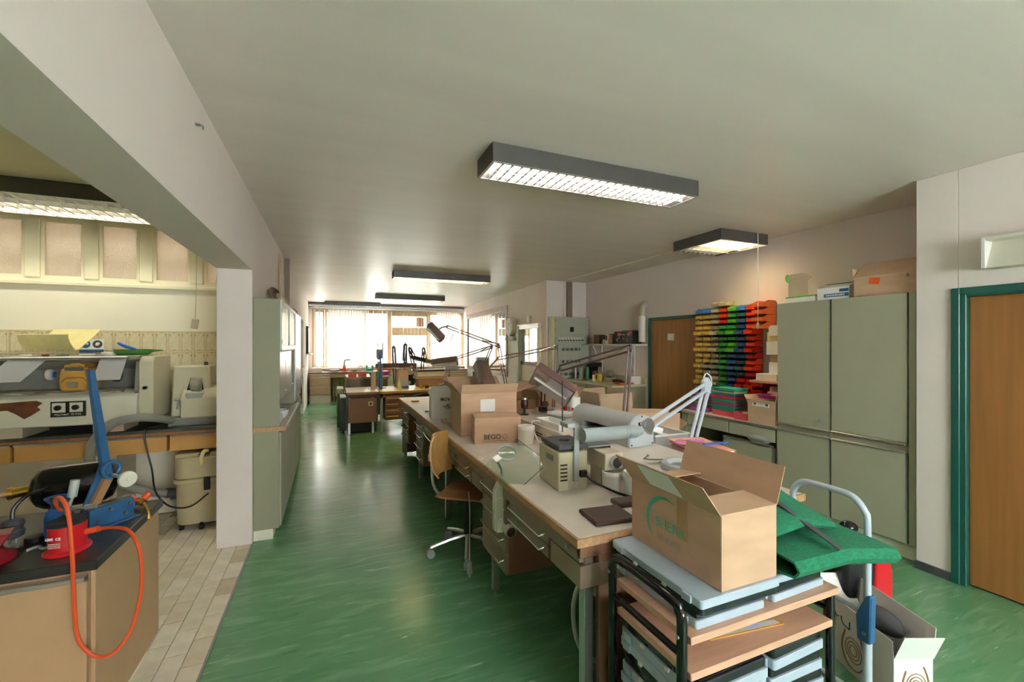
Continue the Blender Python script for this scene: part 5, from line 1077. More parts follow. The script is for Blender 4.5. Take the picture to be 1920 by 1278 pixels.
add('red_sticker', MB().bc((-.181, .06, .115), (.003, .07, .05), (.15, 0, 0)), 'orange', b); text('A', .035, 'charcoal', b, face_M((-.181, -.15, .13), (0, -1, 0), (0, 0, 1))); text('S', .06, 'orange_front', b, face_M((.05, -.206, .08), (1, 0, 0), (0, 0, 1)), name='mark')
b = carton('white_carton', 'crushed white and blue carton in the middle of the cupboard top', (4.08, 2.36, ZT2), .05, .24, .25, .1, {'-x': (20, .1), '+x': (25, .12)}, mat='white_paper')
add('blue_band', B(-.1215, -.119, -.12, .07, .02, .05), 'blue_steel', b); print_rows(b, 'white_paper', face_M((-.1222, -.02, .042), (0, -1, 0), (0, 0, 1)), .14, 1, .014, .02, 6)
add('blue_patch', B(-.1215, -.119, -.12, -.05, .06, .085), 'blue_steel', b)
t = thing('white_carton', 'low white box with lime lid and raised brown flap near the bins', 'box', (4.06, 2.63, ZT2), .0)
add('box_body', B(-.11, .11, -.13, .13, 0, .045), 'white_paper', t, bevel=.002); add('lime_rim', B(-.113, .113, -.133, .133, .045, .058), 'bin_lime', t, bevel=.002)
add('raised_flap', MB().prism([(.05, .058), (.13, .058), (.13, .25), (.12, .27), (.0, .27), (-.06, .25), (-.09, .22), (-.05, .2), (-.05, .058)], 'x', -.075, -.07), 'card_pale', t); add('flap_edge', MB().tube([(-.075, .13, .2), (-.09, .14, .24), (-.07, .14, .265)], .012, 8, 3), 'bin_lime', t)
# counter with drawers
K = thing('green_counter', 'sage green counter with drawers under the colourful bins', 'counter', (0, 0, 0))
add('worktop', B(3.885, 4.495, 2.82, 4.02, .785, .815), 'laminate', K, bevel=.003); add('front_strip', B(3.88, 3.886, 2.82, 4.02, .79, .81), 'alu', K)
for y0, y1 in ((2.835, 3.35), (3.36, 3.93)): add('drawer', B(3.9, 4.4, y0, y1, .655, .778), 'sage', K, bevel=.003)
add('end_panel', B(3.9, 4.49, 3.94, 4.01, 0, .785), 'sage_side', K); add('end_panel', B(3.92, 4.49, 2.822, 2.832, 0, .785), 'sage_side', K)
add('cupboard_body', B(3.92, 4.45, 2.84, 3.36, .1, .60), 'sage_side', K); add('plinth', B(3.97, 4.45, 2.84, 3.36, 0, .1), 'wall_cream', K); add('back_panel', B(4.47, 4.49, 3.36, 3.94, 0, .785), 'sage_side', K)
d = add('cupboard_door', B(3.86, 3.885, 2.835, 3.385, .13, .61), 'sage', K, bevel=.003); add('handle_strip', B(3.85, 3.89, 2.835, 3.385, .612, .63), 'alu', d, bevel=.002)
add('edge_strip', B(3.858, 3.886, 2.828, 2.835, .13, .61), 'alu', d)
one('plastic_bag', MB().sph((0, 0, .03), (.05, .13, .045), 14, 8), 'film', 'clear plastic bag stuck over the open counter door', 'bag', (3.9, 3.0, .633))
carton('cardboard_box', 'dark brown carton in the knee space under the green counter', (4.15, 3.62, 0), .2, .3, .36, .4, {'-x': (120, .15)}, mat='card_dark')
ZK = .815
def tray(label, x, y, z, sx, sy, h, mat, rz=0, group=None):
    m = MB(); t = .004; hx, hy = sx/2, sy/2
    m.box(-hx+.01, hx-.01, -hy+.01, hy-.01, 0, t)
    for s in (-1, 1):
        m.prism([(s*(hy-.012), 0), (s*(hy-.008), 0), (s*hy, h), (s*(hy-.005), h)], 'x', -hx, hx); m.prism([(s*(hx-.012), 0), (s*(hx-.008), 0), (s*hx, h), (s*(hx-.005), h)], 'y', -hy, hy)
    m.box(-hx-.006, hx+.006, -hy-.006, -hy+.004, h-.006, h).box(-hx-.006, hx+.006, hy-.004, hy+.006, h-.006, h).box(-hx-.006, -hx+.004, -hy, hy, h-.006, h).box(hx-.004, hx+.006, -hy, hy, h-.006, h)
    return one('work_tray', m, mat, label, 'tray', (x, y, z), rz, group=group)
cols2 = ['coral', 'turq', 'turq', 'turq', 'violet', 'coral', 'turq', 'turq', 'coral', 'coral', 'violet', 'turq', 'card_pale', 'turq', 'turq']
nm = ('lowest', 'second', 'third', 'fourth', 'fifth', 'sixth', 'seventh', 'eighth', 'ninth', 'tenth', 'eleventh', 'twelfth', 'thirteenth', 'fourteenth', 'topmost')
cn = {'coral': 'coral', 'turq': 'turquoise', 'violet': 'violet', 'card_pale': 'beige', 'magenta': 'magenta', 'orange': 'orange'}
z = ZK
for k, c in enumerate(cols2):
    tray('%s %s work tray, %s from the bottom of the tall tray stack' % (cn[c], 'plastic', nm[k]) if 0 < k < 14 else '%s plastic work tray at the %s of the tall tray stack' % (cn[c], 'bottom' if k == 0 else 'top'), 4.05, 3.47, z, .2, .29, .06 if k == 0 else .0172, c, .012*((k % 3)-1), 'stacked work trays'); z += .0602 if k == 0 else .0174
cols1 = ['violet', 'violet', 'turq', 'orange', 'turq', 'magenta', 'turq', 'coral', 'violet']; z = ZK
for k, c in enumerate(cols1):
    tray('%s plastic work tray, %s from the bottom of the low tray stack by the door' % (cn[c], nm[k] if k else 'first'), 4.06, 3.83, z, .2, .25, .055 if k == 0 else .0172, c, .015*((k % 3)-1), 'stacked work trays'); z += .0552 if k == 0 else .0174
tray('coral work tray holding pale parts beside the brown carton', 4.0, 3.215, ZK, .2, .16, .075, 'coral', 0)
one('pale_parts', MB().sph((0, 0, .02), (.07, .07, .025), 10, 6).bc((.02, .03, .045), (.02, .06, .012), (0, .2, .5)).bc((-.02, -.03, .045), (.02, .06, .012), (.2, .2, -.4)), 'cream_plastic', 'heap of pale plastic parts in the coral tray', 'parts', (4.0, 3.215, ZK+.02))
b = carton('cardboard_box', 'brown open carton with white shipping label against the tall cupboard', (4.03, 2.98, ZK), 0, .26, .29, .2, {'-x': (100, .035), '+x': (110, .1), '-y': (100, .1), '+y': (120, .08)})
add('shipping_label', B(-.132, -.13, -.09, .09, .17, .21), 'white_paper', b); add('label_print', MB().box(-.1332, -.1318, .05, .075, .182, .2).box(-.1332, -.1318, -.08, -.05, .18, .203).box(-.1332, -.1318, -.03, .03, .188, .191), 'charcoal', b)
tray('red-violet tray lying on top of the labelled carton', 4.1, 2.97, ZK+.24, .2, .24, .035, 'magenta', .1)
# ---------------------------------------------------------------- wall of stacking bins
def bin_mesh(mat, d=.12, w=.108, h=.0645):
    m = MB(); t = .004; hw = w/2
    m.box(-d, 0, -hw, hw, 0, t).box(-t, 0, -hw, hw, t, h).box(-d-.008, -d+.002, -hw, hw, 0, h*.5)
    for s in (-1, 1): m.prism([(0, 0), (-d, 0), (-d-.008, h*.5), (-d*.6, h), (0, h)], 'y', min(s*hw, s*(hw-t)), max(s*hw, s*(hw-t)))
    m.box(-d-.014, -d-.004, -hw, hw, h*.46, h*.54).box(-d-.012, -d-.007, -hw*.5, hw*.5, h*.1, h*.38)
    return m.mesh('storage_bin', mat)
BM = {}
COLS = [['sky']+['yellow']*13+['grey']*2,
        ['sky']+['yellow']*9+['grey']*6,
        ['beige']*3+['grey']+['beige', 'grey', 'grey', 'beige', 'grey', 'grey', 'grey', 'grey', 'beige', 'beige', 'grey', 'grey'],
        ['scarlet', 'scarlet', 'red', 'green', 'green', 'green', 'green', 'green', 'green', 'green', 'green', 'green', 'green', 'green', 'darkgreen', 'darkgreen'],
        ['lime', 'green', 'lime', 'green', 'lime', 'green', 'lime', 'lime', 'blue', 'blue', 'blue', 'blue', 'blue', 'blue', 'darkgreen', 'darkgreen'],
        ['sky', 'slate', 'blue', 'blue', 'blue', 'blue', 'blue', 'blue', 'blue', 'slate', 'slate', 'darkgreen', 'red', 'red', 'red', 'red'],
        ['scarlet']*6+['scarlet', 'red', 'red', 'scarlet', 'scarlet', 'red', 'red', 'scarlet', 'red', 'red']]
CN = {'sky': 'light blue', 'yellow': 'yellow', 'grey': 'grey', 'beige': 'beige', 'scarlet': 'bright red', 'red': 'red', 'green': 'green', 'lime': 'lime green', 'blue': 'blue', 'slate': 'slate blue', 'darkgreen': 'dark green', 'orange': 'orange'}
ORD = ('first', 'second', 'third', 'fourth', 'fifth', 'sixth', 'seventh', 'eighth', 'ninth', 'tenth', 'eleventh', 'twelfth', 'thirteenth', 'fourteenth', 'fifteenth', 'sixteenth', 'seventeenth')
rk = thing('bin_rack', 'steel louvred wall panel holding the coloured storage bins', 'rack', (4.5, 3.8, .93))
add('panel', B(-.012, -.001, -.55, .45, 0, 1.13), 'grey_plastic', rk)
for k in range(16): add('hook_rail', B(-.022, -.012, -.55, .45, .03+k*.069, .045+k*.069), 'grey_plastic', rk)
for c, col in enumerate(COLS):
    y = 4.185-c*.1225
    for r, k in enumerate(col):
        big = r in (4, 7, 10, 13) ; key = (k, big)
        if key not in BM: BM[key] = bin_mesh('bin_'+k, .165 if big else .125)
        o = one('storage_bin', BM[key], None, '%s storage bin, %s column from the door, %s row from the top' % (CN[k], ORD[c], ORD[r]), 'bin', (4.478, y, 1.985-r*.0685), group='coloured storage bins on the wall')
        o.rotation_euler = (0, .02, 0)
for r in range(4):
    if ('orange', 1) not in BM: BM[('orange', 1)] = bin_mesh('bin_orange', .2, .13, .075)
    o = one('storage_bin', BM[('orange', 1)], None, 'larger orange storage bin, %s from the top at the right end of the bin wall' % ORD[r], 'bin', (4.48, 3.31, 2.0-r*.078), group='coloured storage bins on the wall'); o.rotation_euler = (0, .02, 0)
for r in range(3):
    if ('red', 2) not in BM: BM[('red', 2)] = bin_mesh('bin_red', .22, .14, .08)
    o = one('storage_bin', BM[('red', 2)], None, 'larger red storage bin, %s from the bottom at the right end of the bin wall' % ORD[r], 'bin', (4.48, 3.30, .97+r*.083), group='coloured storage bins on the wall'); o.rotation_euler = (0, .02, 0)
for k, y in enumerate((3.94, 3.82)):
    o = one('storage_bin', bin_mesh('bin_beige', .13), None, ('extra beige storage bin on top of the third column', 'extra beige storage bin above the red bins')[k], 'bin', (4.478, y-.0, 2.055), group='coloured storage bins on the wall'); o.rotation_euler = (0, .02, 0)
# wooden shelf with white cartons between bins and cupboard
t = thing('wall_shelf', 'pale wooden wall shelf squeezed between bins and cupboard', 'shelf', (4.5, 3.0, 1.20))
add('board', B(-.32, -.001, -.18, .33, -.012, .012), 'beech', t, bevel=.002); add('side_board', B(-.30, -.001, .0, .02, .012, .36), 'beech', t, bevel=.002)
def pk(lb, x, y, z, sx, sy, sz, rz=0, m='white_paper'):
    return one('white_carton', B(-sx/2, sx/2, -sy/2, sy/2, 0, sz), m, lb, 'box', (x, y, z), rz, bevel=.003)
pk('flat white carton lying on the wooden wall shelf', 4.34, 3.19, 1.212, .2, .22, .07, .1); pk('white carton standing above the flat one on the wall shelf', 4.38, 3.13, 1.283, .14, .14, .12)
pk('small brown carton in the middle of the carton pile', 4.4, 3.14, 1.404, .14, .13, .08, .1, 'card'); pk('white carton near the top of the pile beside the bins', 4.38, 3.14, 1.485, .16, .16, .14, -.1)
t = thing('folded_carton', 'opened white carton with rounded flap on top of the pile', 'box', (4.38, 3.13, 1.626), .1); add('carton_body', B(-.07, .07, -.09, .09, 0, .1), 'cream_plastic', t, bevel=.002); add('flap', MB().prism([(-.06, .06), (.06, .06), (.06, .15), (.04, .17), (-.04, .17), (-.06, .15)], 'x', -.09, -.085), 'white_paper', t)
one('storage_carton', B(-.12, .12, -.12, .12, 0, .34), 'card_pale', 'pinkish carton leaning under the wooden wall shelf', 'box', (4.36, 3.02, ZK), bevel=.003)
# niche box on the pier wall
t = thing('wall_niche_box', 'white wall box with open grey face high on the pier', 'box', (3.87, 1.36, 2.16))
add('side_panel', B(-.13, -.001, -.02, 0, -.09, .1), 'white_plastic', t, bevel=.002); add('top_panel', B(-.13, -.001, -.6, -.02, .08, .1), 'offwhite', t); add('inner_board', MB().prism([(-.12, -.09), (-.001, -.09), (-.001, .08), (-.04, .08)], 'y', -.6, -.02), 'offwhite', t)
# ================================================================ alcove: board, green base cabinet, shelf
t = thing('distribution_board', 'grey electrical distribution board full of fuses in the alcove', 'electrical cabinet', (4.06, 7.075, .35))
add('cabinet', B(-.385, .39, -.17, 0, 0, 1.745), 'board_grey', t, bevel=.006); add('side_strip', B(-.383, -.34, -.176, -.17, 0, 1.74), 'cream_plastic', t)
zz = [1.735, 1.62, 1.41, 1.28, 1.03, .80, .58, .36, .02]
for k in range(8):
    p = add('panel', B(-.335, .385, -.178, -.17, zz[k+1]+.004, zz[k]-.002), 'board_grey', t, bevel=.002)
    for x in (-.32, .37): add('screw', MB().cyl((x, -.178, (zz[k]+zz[k+1])/2), (x, -.181, (zz[k]+zz[k+1])/2), .008, n=8), 'black', p)
add('meter', B(-.02, .06, -.184, -.178, 1.47, 1.56), 'black', t, bevel=.003)
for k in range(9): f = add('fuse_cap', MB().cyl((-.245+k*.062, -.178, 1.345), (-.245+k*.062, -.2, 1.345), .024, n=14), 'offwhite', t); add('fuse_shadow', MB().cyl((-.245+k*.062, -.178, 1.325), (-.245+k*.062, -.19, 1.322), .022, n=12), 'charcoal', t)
for z in (1.15, .93, .70, .5):
    for k in range(14): add('breaker', B(-.22+k*.03, -.2+k*.03, -.186, -.178, z-.025, z+.025), 'charcoal' if (k*7+int(z*100)) % 3 else 'grey_plastic', t)
one('cable_riser', B(-.05, .05, -.06, 0, 0, .655), 'taupe', 'dark grey cable riser from board to ceiling', 'cable duct', (4.11, 7.075, 2.1))
one('riser_pipe', MB().cyl((0, 0, 0), (0, 0, .65), .018, n=12), 'wall', 'white painted pipe beside the dark cable riser', 'pipe', (4.0, 7.05, 2.11))
G = thing('base_cabinet', 'olive green base cabinet with cream top in the alcove', 'cabinet', (0, 0, 0))
GZ = .975
add('worktop', B(3.86, 4.495, 5.36, 6.88, GZ-.03, GZ), 'enamel_cream', G, bevel=.003); struct('trim_7', B(4.475, 4.499, 5.36, 6.86, GZ+.001, GZ+.1), 'enamel_cream', label='cream upstand behind the alcove cabinet top')
add('body', B(3.91, 4.49, 5.38, 6.86, .1, GZ-.03), 'sage_side', G, bevel=.002); add('plinth', B(3.95, 4.49, 5.4, 6.84, 0, .1), 'dark_brown', G)
for y0, y1 in ((5.39, 6.08), (6.1, 6.6), (6.62, 6.86)):
    for z0, z1 in ((.80, .93), (.66, .79), (.5, .65), (.12, .49)):
        dd = add('drawer', B(3.888, 3.91, y0, y1, z0, z1-.012), 'olive_front', G, bevel=.002); add('handle_strip', B(3.876, 3.905, y0, y1, z1-.014, z1), 'alu', dd, bevel=.002)
one('steel_flask', MB().lathe([(.033, 0), (.035, .005), (.035, .17), (.03, .2), (.025, .225), (.012, .235)], 18), 'green_machine', 'dark green vacuum flask with steel cap on the olive cabinet', 'flask', (4.06, 6.35, GZ))
for k, (x, y, h, m) in enumerate(((4.05, 6.72, .2, 'steel'), (4.12, 6.62, .22, 'clear_plastic'), (4.05, 6.55, .2, 'clear_plastic'), (4.17, 6.5, .17, 'clear_plastic'))):
    one('tall_glass', MB().lathe([(.025, 0), (.028, .004), (.03, h), (.027, h), (.024, .01)], 16), m, ('steel beaker at the left of the olive cabinet top', 'tall clear glass behind the steel beaker', 'tall clear glass beside the green flask', 'shorter clear glass behind the green flask')[k], 'glass', (x, y, GZ))
t = thing('coffee_machine', 'black coffee machine against the wall in the alcove corner', 'coffee machine', (4.33, 6.55, GZ)); add('body', MB().box(-.1, .1, -.1, .1, 0, .03).box(-.1, .1, .02, .1, .03, .27).box(-.1, .1, -.1, .1, .22, .3), 'black', t, bevel=.008)
add('jug', MB().lathe([(.05, .032), (.055, .1), (.04, .15), (.036, .15), (.05, .1), (.04, .036)], 16, (0, -.03, 0)), 'glass_brown', t)
t = thing('mug', 'yellow mug on the olive cabinet', 'mug', (4.13, 6.08, GZ)); add('cup', MB().lathe([(.038, 0), (.042, .004), (.044, .13), (.04, .13), (.037, .01)], 20), 'yellow_mug', t); add('handle', MB().tube([(-.03, .03, .11), (-.055, .055, .1), (-.058, .058, .05), (-.03, .03, .03)], .007, 8, 3), 'yellow_mug', t)
one('white_mug', MB().lathe([(.033, 0), (.036, .1), (.032, .1), (.03, .01)], 18), 'white_plastic', 'small white mug beside the yellow mug', 'mug', (4.12, 6.23, GZ))
t = thing('mixing_bowl', 'beige bowl with dark sachets beside the yellow mug', 'bowl', (4.25, 5.98, GZ)); add('bowl', MB().lathe([(.05, 0), (.09, .045), (.105, .075), (.1, .075), (.08, .045), (.04, .01)], 22), 'beige_plastic', t)
one('sachet_pile', MB().sph((0, 0, .0), (.075, .075, .03), 12, 6).bc((.02, 0, .03), (.05, .04, .012), (.3, .2, .3)).bc((-.03, .02, .028), (.05, .04, .012), (-.3, .2, 1)), 'dark_brown', 'dark sachets heaped in the beige bowl', 'sachets', (4.25, 5.98, GZ+.055))
one('glass_carafe', MB().lathe([(.05, 0), (.075, .05), (.07, .12), (.05, .17), (.055, .18), (.05, .18), (.04, .02)], 20), 'acrylic', 'round glass carafe behind the bowl', 'carafe', (4.37, 6.12, GZ))
t = thing('kitchen_scale', 'orange tray with dark plates on the near end of the olive cabinet', 'tray', (4.2, 5.55, GZ), .1); add('tray_base', B(-.14, .14, -.1, .1, 0, .025), 'orange', t, bevel=.008); add('dark_plate', MB().lathe([(.06, .026), (.08, .034), (.08, .04)], 18, (-.02, .05, 0)), 'black', t); add('label', B(-.141, -.139, -.05, .03, .008, .018), 'black', t)
for k in range(3): one('plate', MB().lathe([(.05, 0), (.085, .012), (.085, .016), (.05, .006)], 22), 'charcoal', ('lowest dark plate stacked by the orange tray', 'middle dark plate stacked by the orange tray', 'top dark plate stacked by the orange tray')[k], 'plate', (4.25, 5.76, GZ+.017*k))
one('standing_card', B(-.08, .08, -.006, .006, 0, .12), 'white_paper', 'grey white card standing against the backsplash', 'card', (4.38, 5.47, GZ), -.4)
t = thing('wall_shelf', 'white bracket shelf with boxes above the olive cabinet', 'shelf', (4.5, 6.1, 1.6)); add('board', B(-.22, -.001, -.76, .8, -.03, 0), 'white_plastic', t, bevel=.002)
for y in (-.45, .45): add('bracket', MB().box(-.02, -.001, y-.012, y+.012, -.5, -.03).tube([(-.19, y, -.04), (-.015, y, -.42)], .007, 8), 'white_metal', t)
for k, (y, w, h, m, lb, nm_) in enumerate(((5.565, .26, .21, 'black', 'black box with coloured dots at the right of the bracket shelf', 'box'), (5.80, .2, .2, 'black_matte', 'darker box with a red patch in the middle of the bracket shelf', 'box'), (6.02, .05, .17, 'card_dark', 'upright brown book on the bracket shelf', 'book'), (6.13, .06, .16, 'white_plastic', 'white phone-like device leaning on the bracket shelf', 'device'), (6.42, .16, .16, 'dark_brown', 'dark brown box at the left of the bracket shelf', 'box'))):
    T = thing('shelf_' + nm_, lb, nm_, (4.38, y, 1.6), (0 if k != 3 else .1)); add('shell', B(-.09, .09, -w/2, w/2, 0, h), m, T, bevel=.003)
    if k < 2:
        rnd = random.Random(k)
        for q in range(9): yy = rnd.uniform(-w*.4, w*.4); zq = rnd.uniform(.03, h-.03); add('coloured_dot', MB().cyl((-.09, yy, zq), (-.093, yy, zq), .011, n=10), rnd.choice(('orange', 'white_paper', 'grey_plastic', 'amber', 'red')), T)
        add('red_patch', B(-.0925, -.09, -.02-w*.2, .03-w*.2+k*.02, h*.62, h*.9), 'red', T)
    if k == 3: add('screen', B(-.093, -.09, -.02, .02, .06, .14), 'charcoal', T)
for k, (y, h, m) in enumerate(((6.56, .1, 'amber'), (6.3, .12, 'glass_brown'), (6.24, .08, 'white_plastic'))):
    one('bottle', MB().lathe([(.025, 0), (.027, .004), (.027, h*.7), (.012, h*.85), (.012, h)], 14), m, ('small amber bottle at the left end of the bracket shelf', 'brown glass bottle near the middle of the bracket shelf', 'short white bottle next to the brown one')[k], 'bottle', (4.33, y, 1.6))
t = thing('vent_pipe', 'white vent pipe with bent elbow next to the wooden door', 'pipe', (4.42, 5.37, 1.63)); add('pipe', MB().cyl((0, 0, 0), (0, 0, .40), .055, n=18), 'white_plastic', t); add('elbow', MB().tube([(0, 0, .40), (0, 0, .5), (.02, -.0, .56), (.08, 0, .58)], .05, 14, 4), 'beige_plastic', t)
# ================================================================ partition: mirror, clock, switch, door
def onp(s, z, out=0): return PMR @ Vector((s, out, z))
PA_ = math.atan2(PD.y, PD.x)
t = thing('wall_mirror', 'large framed glass pane reflecting the blinds on the far partition', 'mirror', onp(3.93, .85), PA_)
add('frame', MB().box(-1.82, 1.84, 0, .035, 1.52, 1.64).box(-1.82, 1.84, 0, .035, 0, .08).box(-1.82, -1.74, 0, .035, .08, 1.52).box(1.76, 1.84, 0, .035, .08, 1.52), 'pinkish', t, bevel=.003); add('glass', B(-1.74, 1.76, .004, .012, .08, 1.52), 'mirror', t)
t = thing('wall_clock', 'round beige wall clock between mirror and side door', 'clock', onp(1.72, 1.97), PA_)
add('case', MB().cyl((0, 0, 0), (0, .12, 0), .2, n=32), 'beige_plastic', t, bevel=.008); add('face', MB().cyl((0, .12, 0), (0, .122, 0), .18, n=32), 'white_paper', t)
add('hand', MB().bc((0, .1235, .05), (.012, .002, .1), (0, 0, 0)), 'black', t); add('hand', MB().bc((.05, .1235, -.03), (.01, .002, .13), (0, 1.0, 0)), 'black', t); add('rim', MB().tube([(.19*math.cos(a), .118, .19*math.sin(a)) for a in [k*math.pi/16 for k in range(32)]], .012, 8, 1, True), 'white_plastic', t)
for k in range(12): a = k*math.pi/6; add('hour_mark', MB().bc((.155*math.cos(a), .1228, .155*math.sin(a)), (.025, .001, .006), (0, -a, 0)), 'charcoal', t)
one('wall_bracket', MB().box(-.16, .16, 0, .1, 0, .05).cyl((-.14, .05, .025), (-.14, .16, .025), .02, n=10).cyl((.14, .05, .025), (.14, .16, .025), .02, n=10), 'pinkish', 'small pinkish bracket below the wall clock', 'bracket', onp(1.72, 1.68), PA_, bevel=.003)
one('paper_calendar', B(-.2, .2, .0, .004, -.3, 0), 'white_paper', 'paper calendar with green picture under the clock', 'calendar', onp(1.68, 1.66), PA_)
one('thermostat', B(-.06, .06, 0, .05, -.07, .07), 'beige_plastic', 'small beige thermostat on the partition wall', 'thermostat', onp(.78, 2.1), PA_, bevel=.006)
one('light_switch', B(-.04, .04, 0, .02, -.04, .04), 'beige_plastic', 'beige light switch by the dark green door frame', 'switch', onp(1.33, 1.1), PA_, bevel=.004)
d3 = struct('door_3', MB().box(.32, 1.22, 0, .012, .02, 1.2, PMR), 'wall')
add('door_frame', MB().box(1.22, 1.32, 0, .09, 0, 1.97, PMR), 'sage_side', d3, bevel=.003); add('door_frame', MB().box(.22, .32, 0, .05, 0, 1.97, PMR), 'wall_cream', d3); add('door_frame', MB().box(.22, 1.32, 0, .07, 1.9, 1.99, PMR), 'white_metal', d3)
add('door_pane', MB().box(.32, 1.22, .004, .012, 1.22, 1.9, PMR), 'mirror', d3); add('mid_rail', MB().box(.32, 1.22, .0, .03, 1.17, 1.24, PMR), 'dark_brown', d3)
# ================================================================ middle desk group
def desk_panel(mb, *a): return mb.box(*a)
t = thing('desk', 'brown desk with socket panel at the end of the aisle', 'desk', (.26, 8.13, 0))
add('desk_top', B(0, .55, 0, 1.0, .715, .74), 'laminate', t); add('top_edge', B(-.008, .55, -.012, 0, .70, .742), 'wood_edge_y', t, bevel=.002); add('rail', B(.01, .54, .02, .04, .64, .70), 'dark_brown', t)
add('modesty_panel', B(.02, .50, .0, .03, .20, .63), 'brown', t, bevel=.003); s = add('socket', B(.36, .44, -.012, 0, .49, .57), 'cream_plastic', t, bevel=.004); add('socket_well', MB().cyl((.4, -.012, .53), (.4, -.016, .53), .025, n=12), 'charcoal', s)
for x in (.04, .44): add('leg', B(x-.018, x+.018, .03, .066, 0, .64), 'alu', t); add('leg', B(x-.018, x+.018, .9, .936, 0, .71), 'alu', t)
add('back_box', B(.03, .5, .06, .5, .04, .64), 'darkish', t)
t = thing('desk', 'brown desk with four-drawer pedestal and yellow-edged top', 'desk', (.825, 8.10, 0), 0)
add('desk_top', B(0, 1.5, 0, 1.0, .715, .74), 'cream_plastic', t); add('top_edge', B(0, 1.5, -.012, 0, .70, .742), 'edge_wood', t, bevel=.002); add('rail', B(.0, 1.45, .03, .05, .62, .70), 'taupe', t)
p = add('pedestal', B(.08, .42, .01, .5, .22, .66), 'brown', t, bevel=.004)
for k in range(4): d = add('drawer', B(.085, .415, .0, .012, .225+k*.11, .325+k*.11), 'brown', t, bevel=.002); add('handle', MB().tube([(.11, 0, .29+k*.11), (.11, -.03, .285+k*.11), (.31, -.03, .285+k*.11), (.31, 0, .29+k*.11)], .006, 8), 'cream_plastic', d)
for x in (-.0, 1.4):
    for y in (.03, .9): add('leg', B(x, x+.045, y, y+.04, 0, .70), 'alu', t)
t = thing('drawer_cabinet', 'black rolling drawer cabinet beside the brown socket desk', 'cabinet', (.19, 8.3, 0)); add('body', B(-.03, .06, 0, .5, .05, .63), 'black', t, bevel=.004); add('top', B(-.035, .06, -.005, .5, .63, .655), 'white_plastic', t)
for y in (.06, .44): add('castor', MB().cyl((0, y, .027), (.03, y, .027), .027, n=12), 'black', t)
one('green_cabinet', B(0, .12, 0, .5, 0, .74), 'sage', 'pale green cabinet side beyond the black rolling cabinet', 'cabinet', (.11, 8.95, 0), bevel=.003)
t = thing('desk', 'second-row desk with red boxes on its pale top', 'desk', (.3, 9.6, 0)); add('desk_top', B(0, .85, 0, .9, .88, .905), 'laminate', t); add('top_edge', B(0, .85, -.012, 0, .865, .905), 'edge_wood', t); add('front_panel', B(.02, .83, .02, .05, .1, .86), 'taupe', t)
for x in (.02, .79): add('leg', B(x, x+.04, .85, .89, 0, .88), 'alu', t)
ZD2 = .905; ZM = .742
for k, (x, y) in enumerate(((.42, 9.75), (.62, 9.75))):
    one('red_box', MB().box(-.08, .08, -.06, .06, 0, .006).box(-.08, .08, -.06, -.054, .006, .08).box(-.08, .08, .054, .06, .006, .08).box(-.08, -.074, -.054, .054, .006, .08).box(.074, .08, -.054, .054, .006, .08), 'orange', ('left red-orange box on the second-row desk', 'right red-orange box on the second-row desk')[k], 'box', (x, y, ZD2), bevel=.002)
one('green_basket', MB().lathe([(.1, 0), (.14, .09), (.13, .09), (.09, .01)], 18), 'turq', 'green plastic basket behind the paper roll', 'basket', (.88, 9.78, ZD2))
for k in range(2): one('magenta_box', B(-.1, .1, -.06, .06, 0, .09), 'magenta', ('left magenta box on the second-row desk', 'right magenta box on the second-row desk')[k], 'box', (1.12+.22*k if k == 0 else 1.08, 10.2 if k == 0 else 9.95, ZD2), bevel=.004)
one('paper_roll', MB().cyl((0, 0, 0), (0, 0, .33), .045, n=20).cyl((0, 0, .33), (0, 0, .331), .02, n=12), 'card_pale', 'upright beige paper roll on the yellow-edged desk', 'roll', (.74, 8.55, ZM))
one('blue_bottle', MB().lathe([(.03, 0), (.032, .06), (.03, .25), (.018, .5), (.012, .72)], 14), 'blue_steel', 'tall slim blue bottle beside the paper roll', 'bottle', (.865, 8.5, ZM))
t = thing('drip_stand', 'drip bag with blue liquid hanging on a thin metal stand', 'stand', (.93, 8.75, ZM)); add('pole', MB().tube([(0, 0, 0), (.0, 0, .5), (0, 0, .95), (-.06, 0, 1.0)], .007, 8, 2), 'steel', t); add('foot', MB().lathe([(.07, 0), (.07, .01), (.01, .02)], 16), 'steel', t)
add('bag', MB().lathe([(.02, .55), (.055, .58), (.062, .66), (.062, .82), (.05, .86), (.015, .88)], 16, (-.06, 0, 0)), 'clear_plastic', t); add('liquid', MB().lathe([(.018, .552), (.052, .582), (.058, .66), (.058, .75)], 16, (-.06, 0, 0)), 'blue_steel', t); add('valve', MB().bc((-.06, 0, .49), (.08, .03, .06)), 'steel', t); add('drip_tube', MB().tube([(-.06, 0, .5), (-.07, .0, .3), (-.09, 0, .02)], .004, 6, 3), 'clear_plastic', t)
t = thing('white_carton', 'beige printed carton with open flap on the yellow-edged desk', 'box', (1.3, 8.7, ZM), .1); add('carton_body', B(-.1, .1, -.08, .08, 0, .36), 'card_pale', t, bevel=.002); add('print_panel', B(-.09, .09, -.082, -.08, .05, .17), 'cool_grey', t); add('flap', MB().bc((.14, 0, .34), (.004, .16, .2), (0, .6, 0)), 'card_pale', t)
one('glue_bottle', MB().lathe([(.03, 0), (.032, .1), (.015, .16), (.006, .2)], 14), 'cream_plastic', 'pale cone-tipped bottle beside the printed carton', 'bottle', (1.2, 8.45, ZM)); one('blue_case', B(-.06, .06, -.03, .03, 0, .05), 'blue', 'dark blue case in front of the printed carton', 'case', (1.33, 8.5, ZM), bevel=.006)
